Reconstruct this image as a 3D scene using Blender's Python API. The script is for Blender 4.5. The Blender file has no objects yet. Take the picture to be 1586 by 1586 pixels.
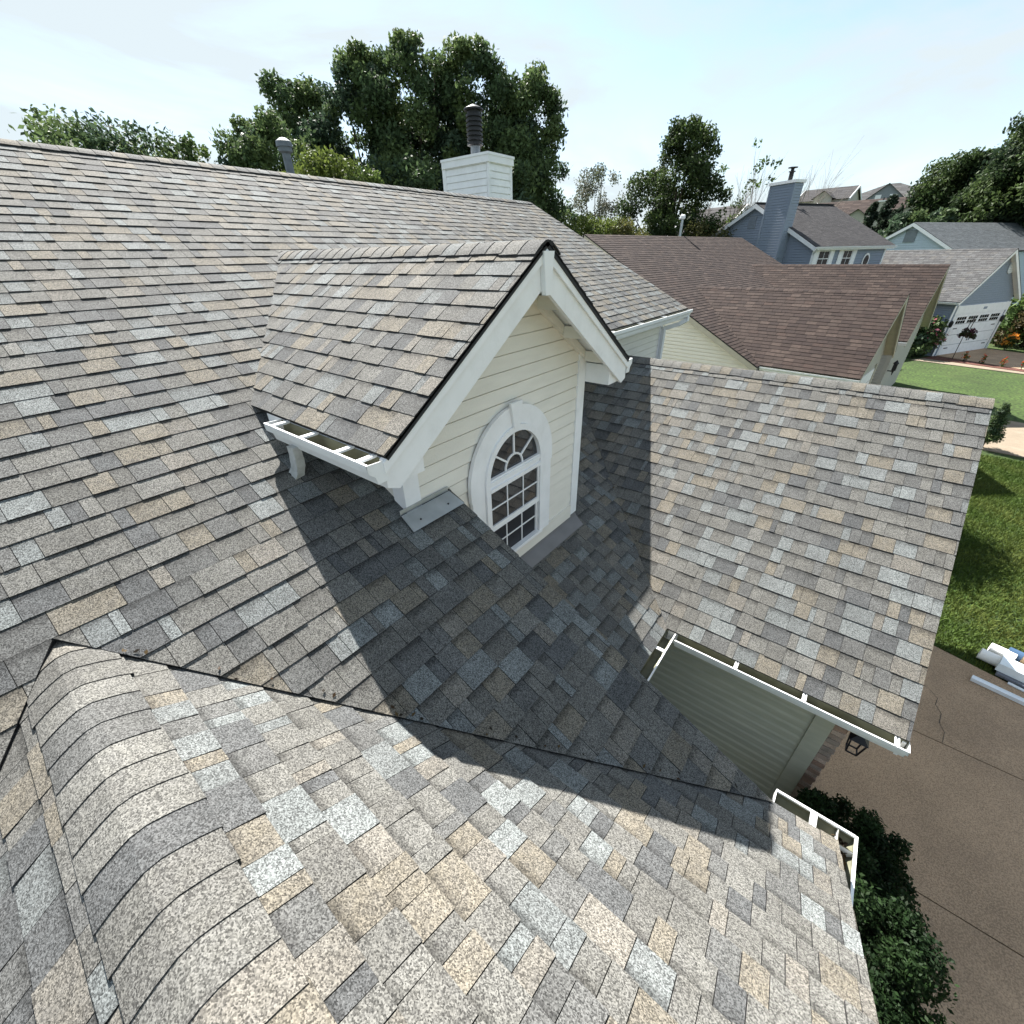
import bpy, math, random
import numpy as np
from mathutils import Vector, Matrix
random.seed(7); rng = np.random.default_rng(7)
S = bpy.context.scene
C = S.collection
V = Vector

# ------------------------------------------------------------------ camera, sky, sun, exposure
CF = V((-0.53724, 0.66417, -0.51985)); CR = V((0.78433, 0.62007, -0.018354)); CU = V((-0.31016, 0.4176, 0.85406))
cam_data = bpy.data.cameras.new('camera'); cam = bpy.data.objects.new('camera', cam_data); C.objects.link(cam)
cam.matrix_world = Matrix(((CR.x, CU.x, -CF.x, 0), (CR.y, CU.y, -CF.y, 0), (CR.z, CU.z, -CF.z, 0), (0, 0, 0, 1)))
cam_data.sensor_width = 36; cam_data.lens = 36 * 652.904 / 1586
cam_data.clip_start = 0.05; cam_data.clip_end = 3000
S.camera = cam
FPX = 652.904
def pix(P):
    P = V(P); d = P.dot(CF)
    return (793 + FPX * P.dot(CR) / d, 793 - FPX * P.dot(CU) / d) if d > 0.05 else (-9999, -9999)

SUN_EL, SUN_AZ = math.radians(46), math.radians(-28.5)       # where the light travels: +X and a little -Y
sd = V((math.cos(SUN_EL) * math.cos(SUN_AZ), math.cos(SUN_EL) * math.sin(SUN_AZ), -math.sin(SUN_EL)))
ld = bpy.data.lights.new('sun', 'SUN'); ld.energy = 5.0; ld.angle = math.radians(0.55); ld.color = (1.0, 0.962, 0.905)
sun = bpy.data.objects.new('sun', ld); C.objects.link(sun); sun.rotation_euler = sd.to_track_quat('-Z', 'Y').to_euler()
sun.location = (-30, 20, 60)
W = bpy.data.worlds.new('World'); S.world = W; W.use_nodes = True
nt = W.node_tree; nt.nodes.clear()
def N(t, ty, **kw):
    n = t.nodes.new(ty)
    for k, v in kw.items(): setattr(n, k, v)
    return n
sky = N(nt, 'ShaderNodeTexSky', sky_type='NISHITA'); sky.sun_disc = False
sky.sun_elevation = SUN_EL; sky.sun_rotation = math.atan2(-sd.x, -sd.y); sky.altitude = 150; sky.air_density = 1.0; sky.dust_density = 0.35; sky.ozone_density = 1.3
tc = N(nt, 'ShaderNodeTexCoord'); mp = N(nt, 'ShaderNodeMapping'); mp.inputs['Scale'].default_value = (1.0, 1.0, 3.2)
mp.inputs['Rotation'].default_value = (0.25, 0.1, 0.6)
nz = N(nt, 'ShaderNodeTexNoise'); nz.inputs['Scale'].default_value = 2.1; nz.inputs['Detail'].default_value = 7; nz.inputs['Roughness'].default_value = 0.55; nz.inputs['Distortion'].default_value = 0.5
rp = N(nt, 'ShaderNodeValToRGB'); rp.color_ramp.elements[0].position = 0.38; rp.color_ramp.elements[0].color = (.12, .12, .12, 1); rp.color_ramp.elements[1].position = 0.58; rp.color_ramp.elements[1].color = (.97, .97, .97, 1)
mx = N(nt, 'ShaderNodeMixRGB'); mx.inputs[2].default_value = (3.5, 3.95, 4.15, 1)
bg = N(nt, 'ShaderNodeBackground'); bg.inputs['Strength'].default_value = 0.063
ow = N(nt, 'ShaderNodeOutputWorld')
L = nt.links.new
L(tc.outputs['Generated'], mp.inputs[0]); L(mp.outputs[0], nz.inputs['Vector']); L(nz.outputs['Fac'], rp.inputs[0])
L(rp.outputs[0], mx.inputs[0]); L(sky.outputs[0], mx.inputs[1]); L(mx.outputs[0], bg.inputs[0]); L(bg.outputs[0], ow.inputs[0])
S.view_settings.view_transform = 'Standard'; S.view_settings.look = 'None'; S.view_settings.gamma = 1
S.view_settings.use_curve_mapping = False
S.view_settings.exposure = 1.85
S.render.engine = 'CYCLES'

# ------------------------------------------------------------------ materials
def material(name, col, rough=0.8, var=0.15, scale=6.0, fine=0.0, fscale=120.0, bump=0.0, bscale=60.0, attr=False, metallic=0.0, spec=0.3, dirt=0.0, dirtcol=(0.12, 0.11, 0.09), stretch=(1, 1, 1), dscale=2.0):
    m = bpy.data.materials.new(name); m.use_nodes = True; t = m.node_tree; t.nodes.clear()
    l = t.links.new
    o = N(t, 'ShaderNodeOutputMaterial'); b = N(t, 'ShaderNodeBsdfPrincipled'); l(b.outputs[0], o.inputs[0])
    b.inputs['Roughness'].default_value = rough; b.inputs['Metallic'].default_value = metallic; b.inputs['Specular IOR Level'].default_value = spec
    geo = N(t, 'ShaderNodeNewGeometry'); mpn = N(t, 'ShaderNodeMapping'); mpn.inputs['Scale'].default_value = stretch; l(geo.outputs['Position'], mpn.inputs[0])
    n1 = N(t, 'ShaderNodeTexNoise'); n1.inputs['Scale'].default_value = scale; n1.inputs['Detail'].default_value = 5; l(mpn.outputs[0], n1.inputs['Vector'])
    r1 = N(t, 'ShaderNodeMapRange'); r1.inputs[1].default_value = 0.3; r1.inputs[2].default_value = 0.7; r1.inputs[3].default_value = 1 - var; r1.inputs[4].default_value = 1 + var; l(n1.outputs['Fac'], r1.inputs[0])
    if attr:
        a = N(t, 'ShaderNodeAttribute'); a.attribute_name = 'tone'; src = a.outputs['Color']
    else:
        rgb = N(t, 'ShaderNodeRGB'); rgb.outputs[0].default_value = (*col, 1); src = rgb.outputs[0]
    mul = N(t, 'ShaderNodeVectorMath', operation='SCALE'); l(src, mul.inputs[0]); l(r1.outputs[0], mul.inputs['Scale']); cur = mul.outputs[0]
    if fine > 0:
        n2 = N(t, 'ShaderNodeTexNoise'); n2.inputs['Scale'].default_value = fscale; n2.inputs['Detail'].default_value = 2; l(geo.outputs['Position'], n2.inputs['Vector'])
        r2 = N(t, 'ShaderNodeMapRange'); r2.inputs[1].default_value = 0.36; r2.inputs[2].default_value = 0.64; r2.inputs[3].default_value = 1 - fine; r2.inputs[4].default_value = 1 + fine; l(n2.outputs['Fac'], r2.inputs[0])
        m2 = N(t, 'ShaderNodeVectorMath', operation='SCALE'); l(cur, m2.inputs[0]); l(r2.outputs[0], m2.inputs['Scale']); cur = m2.outputs[0]
    if dirt > 0:
        n3 = N(t, 'ShaderNodeTexNoise'); n3.inputs['Scale'].default_value = dscale; n3.inputs['Detail'].default_value = 8; n3.inputs['Roughness'].default_value = 0.65; l(mpn.outputs[0], n3.inputs['Vector'])
        r3 = N(t, 'ShaderNodeMapRange'); r3.inputs[1].default_value = 0.48; r3.inputs[2].default_value = 0.72; r3.inputs[3].default_value = 0; r3.inputs[4].default_value = dirt; l(n3.outputs['Fac'], r3.inputs[0])
        m3 = N(t, 'ShaderNodeMixRGB'); m3.inputs[2].default_value = (*dirtcol, 1); l(r3.outputs[0], m3.inputs[0]); l(cur, m3.inputs[1]); cur = m3.outputs[0]
    l(cur, b.inputs['Base Color'])
    if bump > 0:
        n4 = N(t, 'ShaderNodeTexNoise'); n4.inputs['Scale'].default_value = bscale; n4.inputs['Detail'].default_value = 3; l(geo.outputs['Position'], n4.inputs['Vector'])
        bp = N(t, 'ShaderNodeBump'); bp.inputs['Strength'].default_value = bump; bp.inputs['Distance'].default_value = 0.01; l(n4.outputs['Fac'], bp.inputs['Height']); l(bp.outputs[0], b.inputs['Normal'])
    return m

def shingle_material(name, grain=0.78, gscale=215.0, band=0.5):
    """tone attribute = granule blend of this piece; band attribute = 0 at the butt, 1 at the top of the exposure"""
    m = bpy.data.materials.new(name); m.use_nodes = True; t = m.node_tree; t.nodes.clear(); l = t.links.new
    o = N(t, 'ShaderNodeOutputMaterial'); b = N(t, 'ShaderNodeBsdfPrincipled'); l(b.outputs[0], o.inputs[0])
    b.inputs['Roughness'].default_value = 0.9; b.inputs['Specular IOR Level'].default_value = 0.25
    geo = N(t, 'ShaderNodeNewGeometry'); a = N(t, 'ShaderNodeAttribute'); a.attribute_name = 'tone'; bd = N(t, 'ShaderNodeAttribute'); bd.attribute_name = 'band'
    n1 = N(t, 'ShaderNodeTexNoise'); n1.inputs['Scale'].default_value = gscale; n1.inputs['Detail'].default_value = 3; n1.inputs['Roughness'].default_value = 0.7; l(geo.outputs['Position'], n1.inputs['Vector'])
    vo = N(t, 'ShaderNodeTexVoronoi'); vo.inputs['Scale'].default_value = gscale * 1.25; l(geo.outputs['Position'], vo.inputs['Vector'])
    sp = N(t, 'ShaderNodeSeparateColor'); l(vo.outputs['Color'], sp.inputs[0])
    ad = N(t, 'ShaderNodeMath', operation='ADD'); l(n1.outputs['Fac'], ad.inputs[0]); l(sp.outputs[0], ad.inputs[1])
    r1 = N(t, 'ShaderNodeMapRange'); r1.inputs[1].default_value = 0.55; r1.inputs[2].default_value = 1.45; r1.inputs[3].default_value = max(0.02, 1 - 0.85 * grain); r1.inputs[4].default_value = 1 + 0.85 * grain; l(ad.outputs[0], r1.inputs[0])
    n2 = N(t, 'ShaderNodeTexNoise'); n2.inputs['Scale'].default_value = 5; n2.inputs['Detail'].default_value = 4; l(geo.outputs['Position'], n2.inputs['Vector'])
    r2 = N(t, 'ShaderNodeMapRange'); r2.inputs[1].default_value = 0.3; r2.inputs[2].default_value = 0.7; r2.inputs[3].default_value = 0.88; r2.inputs[4].default_value = 1.12; l(n2.outputs['Fac'], r2.inputs[0])
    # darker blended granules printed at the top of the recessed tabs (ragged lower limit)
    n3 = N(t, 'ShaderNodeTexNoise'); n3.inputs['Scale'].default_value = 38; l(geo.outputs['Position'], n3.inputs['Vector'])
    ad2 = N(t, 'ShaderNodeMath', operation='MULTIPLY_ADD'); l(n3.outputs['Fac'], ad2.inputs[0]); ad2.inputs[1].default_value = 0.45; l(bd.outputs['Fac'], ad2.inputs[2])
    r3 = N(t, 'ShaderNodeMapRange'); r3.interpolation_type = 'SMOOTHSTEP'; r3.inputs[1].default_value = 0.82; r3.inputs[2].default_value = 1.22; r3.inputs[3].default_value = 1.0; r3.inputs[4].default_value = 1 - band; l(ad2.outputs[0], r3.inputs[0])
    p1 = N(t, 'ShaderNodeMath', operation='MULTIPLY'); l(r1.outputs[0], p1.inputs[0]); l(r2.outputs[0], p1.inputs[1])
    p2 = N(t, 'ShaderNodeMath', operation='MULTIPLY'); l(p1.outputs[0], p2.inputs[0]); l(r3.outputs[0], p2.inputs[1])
    mul = N(t, 'ShaderNodeVectorMath', operation='SCALE'); l(a.outputs['Color'], mul.inputs[0]); l(p2.outputs[0], mul.inputs['Scale'])
    n5 = N(t, 'ShaderNodeTexNoise'); n5.inputs['Scale'].default_value = 17; n5.inputs['Detail'].default_value = 6; n5.inputs['Roughness'].default_value = 0.7; l(geo.outputs['Position'], n5.inputs['Vector'])
    r5 = N(t, 'ShaderNodeMapRange'); r5.inputs[1].default_value = 0.40; r5.inputs[2].default_value = 0.68; r5.inputs[3].default_value = 0.0; r5.inputs[4].default_value = 0.34 * min(1, grain + 0.15); l(n5.outputs['Fac'], r5.inputs[0])
    avg = N(t, 'ShaderNodeRGB'); avg.outputs[0].default_value = (0.096, 0.095, 0.094, 1) if grain > 0.5 else (0.07, 0.06, 0.055, 1)
    av2 = N(t, 'ShaderNodeVectorMath', operation='SCALE'); l(avg.outputs[0], av2.inputs[0]); l(p2.outputs[0], av2.inputs['Scale'])
    mxc = N(t, 'ShaderNodeMixRGB'); l(r5.outputs[0], mxc.inputs[0]); l(mul.outputs[0], mxc.inputs[1]); l(av2.outputs[0], mxc.inputs[2])
    lk = mxc.outputs[0] if grain > 0.5 else mul.outputs[0]
    l(lk, b.inputs['Base Color'])
    bp = N(t, 'ShaderNodeBump'); bp.inputs['Strength'].default_value = 0.55; bp.inputs['Distance'].default_value = 0.003; l(ad.outputs[0], bp.inputs['Height']); l(bp.outputs[0], b.inputs['Normal'])
    return m

def leaf_material(name, rough=0.6, transl=0.25):
    m = bpy.data.materials.new(name); m.use_nodes = True; t = m.node_tree; t.nodes.clear(); l = t.links.new
    o = N(t, 'ShaderNodeOutputMaterial'); b = N(t, 'ShaderNodeBsdfPrincipled'); b.inputs['Roughness'].default_value = rough; b.inputs['Specular IOR Level'].default_value = 0.15
    a = N(t, 'ShaderNodeAttribute'); a.attribute_name = 'tone'; l(a.outputs['Color'], b.inputs['Base Color'])
    tr = N(t, 'ShaderNodeBsdfTranslucent'); l(a.outputs['Color'], tr.inputs[0]); mxs = N(t, 'ShaderNodeMixShader'); mxs.inputs[0].default_value = transl
    l(b.outputs[0], mxs.inputs[1]); l(tr.outputs[0], mxs.inputs[2]); l(mxs.outputs[0], o.inputs[0])
    return m

M = dict(
    shingle=shingle_material('two tone shingle granules'),
    shingle_far=shingle_material('weathered shingle', grain=0.35, gscale=60, band=0.25),
    deck=material('roof underlay', (0.035, 0.035, 0.036), 0.95),
    cream=material('cream vinyl siding', (0.79, 0.755, 0.675), 0.5, var=0.04, scale=3, bump=0.12, bscale=90, dirt=0.14, dirtcol=(0.50, 0.46, 0.38), stretch=(1, 1, 5)),
    cream_shade=material('cream siding with painted shade', (0.44, 0.435, 0.345), 0.6, var=0.08, scale=3, dirt=0.3, dirtcol=(0.27, 0.28, 0.2), stretch=(1, 1, 4)),  # darker copy of the cream siding: courtyard shade is put into its colour
    white=material('white painted trim', (0.86, 0.86, 0.86), 0.5, var=0.04, scale=4, dirt=0.22, dirtcol=(0.52, 0.52, 0.49), bump=0.1, bscale=70, dscale=5),
    alu=material('white enamelled gutter', (0.80, 0.81, 0.81), 0.35, var=0.03, dirt=0.25, dirtcol=(0.45, 0.45, 0.42), dscale=7),
    gin=material('algae stained gutter inside', (0.15, 0.15, 0.105), 0.7, var=0.3, scale=5, dirt=0.7, dirtcol=(0.07, 0.07, 0.04), dscale=4),
    greyalu=material('dirty grey downspout', (0.46, 0.47, 0.46), 0.5, var=0.12, scale=20, dirt=0.6, dirtcol=(0.25, 0.25, 0.23), dscale=14),
    metal=material('galvanised flashing', (0.42, 0.46, 0.49), 0.42, var=0.12, scale=9, metallic=0.75, dirt=0.3, dirtcol=(0.22, 0.23, 0.23)),
    greyflash=material('grey apron flashing', (0.17, 0.165, 0.165), 0.55, var=0.1),
    black=material('black metal', (0.015, 0.015, 0.017), 0.45, var=0.1),
    pipe=material('weathered vent pipe', (0.13, 0.15, 0.17), 0.55, var=0.2, scale=14, dirt=0.4, dirtcol=(0.3, 0.3, 0.3)),
    glass=material('window glass', (0.012, 0.013, 0.015), 0.03, var=0.0, spec=1.0),
    screen=material('insect screen', (0.012, 0.015, 0.022), 0.4, var=0.1, spec=0.4),
    brick=material('brick', (0.30, 0.19, 0.14), 0.9, var=0.25, scale=9, fine=0.15, attr=True),
    mortar=material('mortar', (0.38, 0.35, 0.31), 0.95, var=0.12),
    brownwood=material('tan painted trim', (0.46, 0.42, 0.34), 0.6, var=0.08),
    bluesid=material('slate blue siding', (0.25, 0.29, 0.355), 0.55, var=0.05, dirt=0.12, dirtcol=(0.3, 0.33, 0.38), stretch=(1, 1, 4)),
    palesid=material('pale blue siding', (0.54, 0.61, 0.67), 0.55, var=0.05),
    tansid=material('tan siding', (0.42, 0.40, 0.34), 0.7, var=0.06),
    greywall=material('grey siding', (0.22, 0.24, 0.26), 0.7, var=0.08),
    drive=material('exposed aggregate driveway', (0.34, 0.24, 0.158), 0.9, var=0.14, scale=1.3, fine=0.28, fscale=75, bump=0.5, bscale=120, dirt=0.45, dirtcol=(0.19, 0.135, 0.094), dscale=1.1),
    concrete=material('pale concrete', (0.20, 0.162, 0.118), 0.9, var=0.1, scale=2, fine=0.12, fscale=60, dirt=0.2, dirtcol=(0.3, 0.27, 0.22)),
    mulch=material('red mulch', (0.09, 0.035, 0.025), 0.95, var=0.4, scale=14, bump=1.0, bscale=30),
    lawn=material('lawn', (0.030, 0.054, 0.0095), 0.95, var=0.3, scale=0.7, fine=0.5, fscale=9, bump=1.0, bscale=18, dirt=0.35, dirtcol=(0.048, 0.060, 0.016), dscale=0.6),
    blade=leaf_material('grass blade', 0.7, 0.2), leaf=leaf_material('leaf', 0.6, 0.35), needle=leaf_material('needle', 0.6, 0.1),
    bark=material('bark', (0.10, 0.08, 0.062), 0.95, var=0.3, scale=8, bump=0.8, bscale=14),
    deadbark=material('grey bare branch', (0.22, 0.19, 0.165), 0.95, var=0.2),
    wrap=material('white plastic wrap', (0.74, 0.80, 0.84), 0.3, var=0.05, scale=8, bump=0.4, bscale=12),
    card=material('cardboard tube', (0.52, 0.37, 0.22), 0.85, var=0.06),
    paper=material('white paper roll', (0.82, 0.81, 0.79), 0.7, var=0.04),
    tape=material('dark blue tape', (0.045, 0.085, 0.15), 0.4, var=0.15),
    darkgrey=material('grey sheet', (0.16, 0.17, 0.20), 0.5, var=0.1),
    coil=material('bare aluminium trim', (0.70, 0.74, 0.78), 0.35, var=0.05),
    petal=leaf_material('petal', 0.5, 0.2),
)

# ------------------------------------------------------------------ mesh helpers
class MB:
    def __init__(s): s.v = []; s.f = []; s.mi = []; s.tone = []; s.band = []
    def vert(s, p, tone=(0.5, 0.5, 0.5), band=0.0):
        s.v.append((p[0], p[1], p[2])); s.tone.append(tone); s.band.append(band); return len(s.v) - 1
    def poly(s, pts, mi=0, tone=(0.5, 0.5, 0.5), bands=None):
        i = [s.vert(p, tone, bands[k] if bands else 0) for k, p in enumerate(pts)]; s.f.append(i); s.mi.append(mi)
    def prism(s, pts, vec, mi=0, tone=(0.5, 0.5, 0.5), cap2=True):
        """closed solid: polygon pts swept by vec (pts wound so that their normal points against vec)"""
        vec = V(vec); a = [s.vert(p, tone) for p in pts]; b = [s.vert(V(p) + vec, tone) for p in pts]; n = len(pts)
        s.f.append(a); s.mi.append(mi); s.f.append(b[::-1]); s.mi.append(mi)
        for k in range(n): s.f.append([a[k], b[k], b[(k + 1) % n], a[(k + 1) % n]]); s.mi.append(mi)
    def box(s, lo, hi, mi=0, tone=(0.5, 0.5, 0.5), T=None):
        x0, y0, z0 = lo; x1, y1, z1 = hi
        c = [(x0, y0, z0), (x1, y0, z0), (x1, y1, z0), (x0, y1, z0), (x0, y0, z1), (x1, y0, z1), (x1, y1, z1), (x0, y1, z1)]
        if T: c = [T(*p) for p in c]
        i = [s.vert(p, tone) for p in c]
        for q in ((3, 2, 1, 0), (4, 5, 6, 7), (0, 1, 5, 4), (1, 2, 6, 5), (2, 3, 7, 6), (3, 0, 4, 7)): s.f.append([i[k] for k in q]); s.mi.append(mi)
    def obox(s, a, b, w, h, up=(0, 0, 1), mi=0, tone=(0.5, 0.5, 0.5)):
        """bar from a to b, width w sideways, height h along up, centred"""
        a = V(a); b = V(b); d = (b - a).normalized(); up = V(up); sd_ = d.cross(up).normalized(); u2 = sd_.cross(d).normalized()
        q = [a + sd_ * (w / 2) * i + u2 * (h / 2) * j for i, j in ((-1, -1), (-1, 1), (1, 1), (1, -1))]
        s.prism(q, b - a, mi, tone)
    def tube(s, path, r, n=8, mi=0, tone=(0.5, 0.5, 0.5), cap=True):
        P = [V(p) for p in path]; rings = []
        rs = r if isinstance(r, (list, tuple)) else [r] * len(P)
        up = None
        for k, p in enumerate(P):
            d = (P[min(k + 1, len(P) - 1)] - P[max(k - 1, 0)]).normalized()
            ref = V((0, 0, 1)) if abs(d.z) < 0.95 else V((1, 0, 0))
            if up is None: up = d.cross(ref).normalized()
            up = (up - d * up.dot(d)).normalized(); w = d.cross(up)
            rings.append([s.vert(p + (up * math.cos(t) + w * math.sin(t)) * rs[k], tone) for t in [2 * math.pi * j / n for j in range(n)]])
        for k in range(len(P) - 1):
            for j in range(n): s.f.append([rings[k][j], rings[k][(j + 1) % n], rings[k + 1][(j + 1) % n], rings[k + 1][j]]); s.mi.append(mi)
        if cap: s.f.append(rings[0][::-1]); s.mi.append(mi); s.f.append(rings[-1]); s.mi.append(mi)
    def mesh(s, name, mats):
        me = bpy.data.meshes.new(name); me.from_pydata(s.v, [], s.f)
        for m in (mats if isinstance(mats, (list, tuple)) else [mats]): me.materials.append(m)
        if any(s.mi): me.polygons.foreach_set('material_index', s.mi)
        ca = me.attributes.new('tone', 'FLOAT_COLOR', 'POINT'); arr = np.ones((len(s.v), 4), np.float32); arr[:, :3] = np.array(s.tone, np.float32).reshape(-1, 3); ca.data.foreach_set('color', arr.ravel())
        ba = me.attributes.new('band', 'FLOAT', 'POINT'); ba.data.foreach_set('value', np.array(s.band, np.float32))
        me.update(); return me
    def build(s, name, mats, parent=None, smooth=False, **props):
        o = bpy.data.objects.new(name, s.mesh(name, mats)); C.objects.link(o)
        if smooth: o.data.polygons.foreach_set('use_smooth', [True] * len(o.data.polygons))
        attach(o, parent)
        for k, v in props.items(): o[k] = v
        return o
def attach(o, parent):
    if parent is not None:
        o.parent = parent
        if parent.parent is None: o.matrix_parent_inverse = Matrix.Translation(-parent.location)   # parts keep world coordinates
def thing(name, label, cat, loc=(0, 0, 0), group=None):
    o = bpy.data.objects.new(name, None); C.objects.link(o); o.location = loc; o.empty_display_size = 0.3
    o['label'] = label; o['category'] = cat
    if group: o['group'] = group
    return o
def tag(o, label, cat, group=None):
    o['label'] = label; o['category'] = cat
    if group: o['group'] = group
    return o

def clip(poly, a, b, c):
    """keep a*u+b*v<=c ; poly list of (u,v)"""
    out = []; n = len(poly)
    for i in range(n):
        p = poly[i]; q = poly[(i + 1) % n]; dp = a * p[0] + b * p[1] - c; dq = a * q[0] + b * q[1] - c
        if dp <= 1e-9: out.append(p)
        if (dp < -1e-9 and dq > 1e-9) or (dp > 1e-9 and dq < -1e-9):
            t = dp / (dp - dq); out.append((p[0] + t * (q[0] - p[0]), p[1] + t * (q[1] - p[1])))
    return out
def clip_convex(poly, region):
    n = len(region)
    ar = sum(region[i][0] * region[(i + 1) % n][1] - region[(i + 1) % n][0] * region[i][1] for i in range(n))
    R = region if ar > 0 else region[::-1]
    for i in range(n):
        p, q = R[i], R[(i + 1) % n]; a, b = q[1] - p[1], -(q[0] - p[0])
        poly = clip(poly, a, b, a * p[0] + b * p[1])
        if len(poly) < 3: return []
    return poly
def area(poly): return abs(sum(poly[i][0] * poly[(i + 1) % len(poly)][1] - poly[(i + 1) % len(poly)][0] * poly[i][1] for i in range(len(poly)))) / 2

class Plane:
    """roof plane: O on it, u along the courses, v up the slope"""
    def __init__(s, O, u, v): s.O = V(O); s.u = V(u).normalized(); s.v = V(v).normalized(); s.n = s.u.cross(s.v); s.flip = s.n.z < 0; s.n = -s.n if s.flip else s.n
    def at(s, u, v, h=0.0): return s.O + s.u * u + s.v * v + s.n * h
    def uv(s, P): d = V(P) - s.O; return (d.dot(s.u), d.dot(s.v))
    def wind(s, pts): return pts[::-1] if s.flip else pts

PAL = [((0.1073, 0.1046, 0.0953), 26), ((0.1216, 0.1190, 0.1086), 20), ((0.1388, 0.1244, 0.0992), 17), ((0.1388, 0.1289, 0.1115), 8), ((0.1451, 0.1559, 0.1537), 11), ((0.1264, 0.1348, 0.1331), 12), ((0.0749, 0.0773, 0.0778), 11), ((0.0911, 0.0915, 0.0880), 16)]
def pal_pick(r, P=PAL):
    t = r.random() * sum(w for _, w in P)
    for c, w in P:
        t -= w
        if t <= 0: break
    k = r.uniform(0.92, 1.08); return (c[0] * k, c[1] * k, c[2] * k)
DARK = (0.03, 0.029, 0.03)

def tabs_on(plane, regions, e=0.137, v0=0.0, seed=1, widths=(0.065, 0.08, 0.095, 0.11, 0.125, 0.14, 0.155, 0.175, 0.20, 0.235), pal=PAL, thick=(0.0065, 0.0105), slivers=True, gap=0.0028):
    """every laminated tab of a roof slope: (top polygon 3D, lower ring, tone, bands)"""
    r = random.Random(seed); out = []
    for reg in regions:
        us = [p[0] for p in reg]; vs = [p[1] for p in reg]; u0, u1 = min(us), max(us); vlo, vhi = min(vs), max(vs)
        i = math.floor((vlo - v0) / e + 1e-6)
        while v0 + i * e < vhi - 1e-6:
            va = v0 + i * e; u = u0 - r.uniform(0, 0.3); raised = r.random() < 0.5
            jl = r.uniform(-0.0015, 0.0015)
            while u < u1:
                w = r.choice(widths)
                if slivers and r.random() < 0.07: w = r.uniform(0.04, 0.07)
                t = (thick[1] if raised else thick[0]) + r.uniform(-0.0012, 0.0012)
                tone = pal_pick(r, pal); lo = va + r.uniform(-0.002, 0.002) + jl + (0 if raised else 0.0015)
                q = [(u + gap / 2, lo), (u + w - gap / 2, lo + r.uniform(-0.0012, 0.0012)), (u + w - gap / 2, va + e + 0.012), (u + gap / 2, va + e + 0.012)]
                q = clip_convex(q, reg)
                if len(q) >= 3 and area(q) > 2e-5:
                    bands = [max(0, min(1.1, (p[1] - va) / e)) for p in q]
                    hs = [t * (1 - b) + 0.0022 * b for b in bands]
                    out.append((plane, q, hs, tone, [b if not raised else b * 0.25 for b in bands]))
                u += w; raised = not raised if r.random() < 0.8 else raised
            i += 1
    return out
def put_tab(mb, tab):
    pl, q, hs, tone, bands = tab; n = len(q)
    top = [pl.at(p[0], p[1], h) for p, h in zip(q, hs)]
    idx = list(range(n)); 
    if area_sign(q) < 0: idx = idx[::-1]
    if pl.flip: idx = idx[::-1]
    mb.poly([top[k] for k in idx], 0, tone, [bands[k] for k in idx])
    a = [mb.vert(top[k], DARK) for k in idx]; b = [mb.vert(pl.at(q[k][0], q[k][1], -0.012), DARK) for k in idx]
    for k in range(n): mb.f.append([a[k], b[k], b[(k + 1) % n], a[(k + 1) % n]]); mb.mi.append(0)
def area_sign(poly): return sum(poly[i][0] * poly[(i + 1) % len(poly)][1] - poly[(i + 1) % len(poly)][0] * poly[i][1] for i in range(len(poly)))

def deck(plane, poly, name, parent, th=0.03, mat=None, drop=0.004):
    mb = MB(); p = [plane.at(u, v, -drop) for u, v in poly]
    if (area_sign(poly) < 0) != plane.flip: p = p[::-1]
    mb.prism(p, -plane.n * th); return mb.build(name, mat or M['deck'], parent)

def cap_strip(A, B, nl, nr, half=0.15, e=0.137, seed=3, name='ridge_cap', parent=None, pal=PAL, lift=0.019, rnd=0.06, mat=None, joined=False, flip=False):
    """ridge caps from A to B, laid so that each overlaps the one before; nl/nr are the down-slope unit vectors on both sides"""
    r = random.Random(seed); A = V(A); B = V(B); d = (B - A); Ln = d.length; d.normalize(); nl = V(nl).normalized(); nr = V(nr).normalized()
    n = int(Ln / e); obs = []; big = MB()
    for k in range(n):
        mb = big if joined else MB(); tone = pal_pick(r, pal); jit = r.uniform(-0.008, 0.008)
        rows = []
        for (s_, hgt) in ((k * e, lift + 0.006), (min((k + 1) * e + 0.012, Ln), lift + 0.002)):
            row = []
            for side, q in ((nl, 1.0), (nl, 0.7), (nl, 0.45), (nl, 0.25), (nl, 0.1), (nr, 0.1), (nr, 0.25), (nr, 0.45), (nr, 0.7), (nr, 1.0)):
                dist = q * half + (jit if q == 1 else 0); upn = side.cross(d); upn = upn if upn.z > 0 else -upn
                x_ = max(0, 1 - dist / (rnd * 1.6)); sag = -rnd * 0.22 * x_ * x_
                row.append(A + d * s_ + side * dist + upn * (hgt * (0.85 if q == 1 else 1)) + V((0, 0, sag)))
            rows.append(row)
        m = len(rows[0]); i0 = [mb.vert(p, tone, 0.0) for p in rows[0]]; i1 = [mb.vert(p, tone, 0.7) for p in rows[1]]
        fl = (nl.cross(d)).z > 0
        for j in range(m - 1):
            q = [i0[j], i0[j + 1], i1[j + 1], i1[j]]; mb.f.append(q if fl else q[::-1]); mb.mi.append(0)
        # butt and side edges
        ring = rows[0] + rows[1][::-1]; t_ = [mb.vert(p, DARK) for p in ring]; b_ = [mb.vert(p + V((0, 0, -0.011)), DARK) for p in ring]
        for j in range(len(ring)): mb.f.append([t_[j], b_[j], b_[(j + 1) % len(ring)], t_[(j + 1) % len(ring)]]); mb.mi.append(0)
        if not joined: obs.append(mb.build(name, mat or M['shingle'], parent, smooth=False))
    if joined: obs.append(big.build(name, mat or M['shingle'], parent))
    return obs

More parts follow.
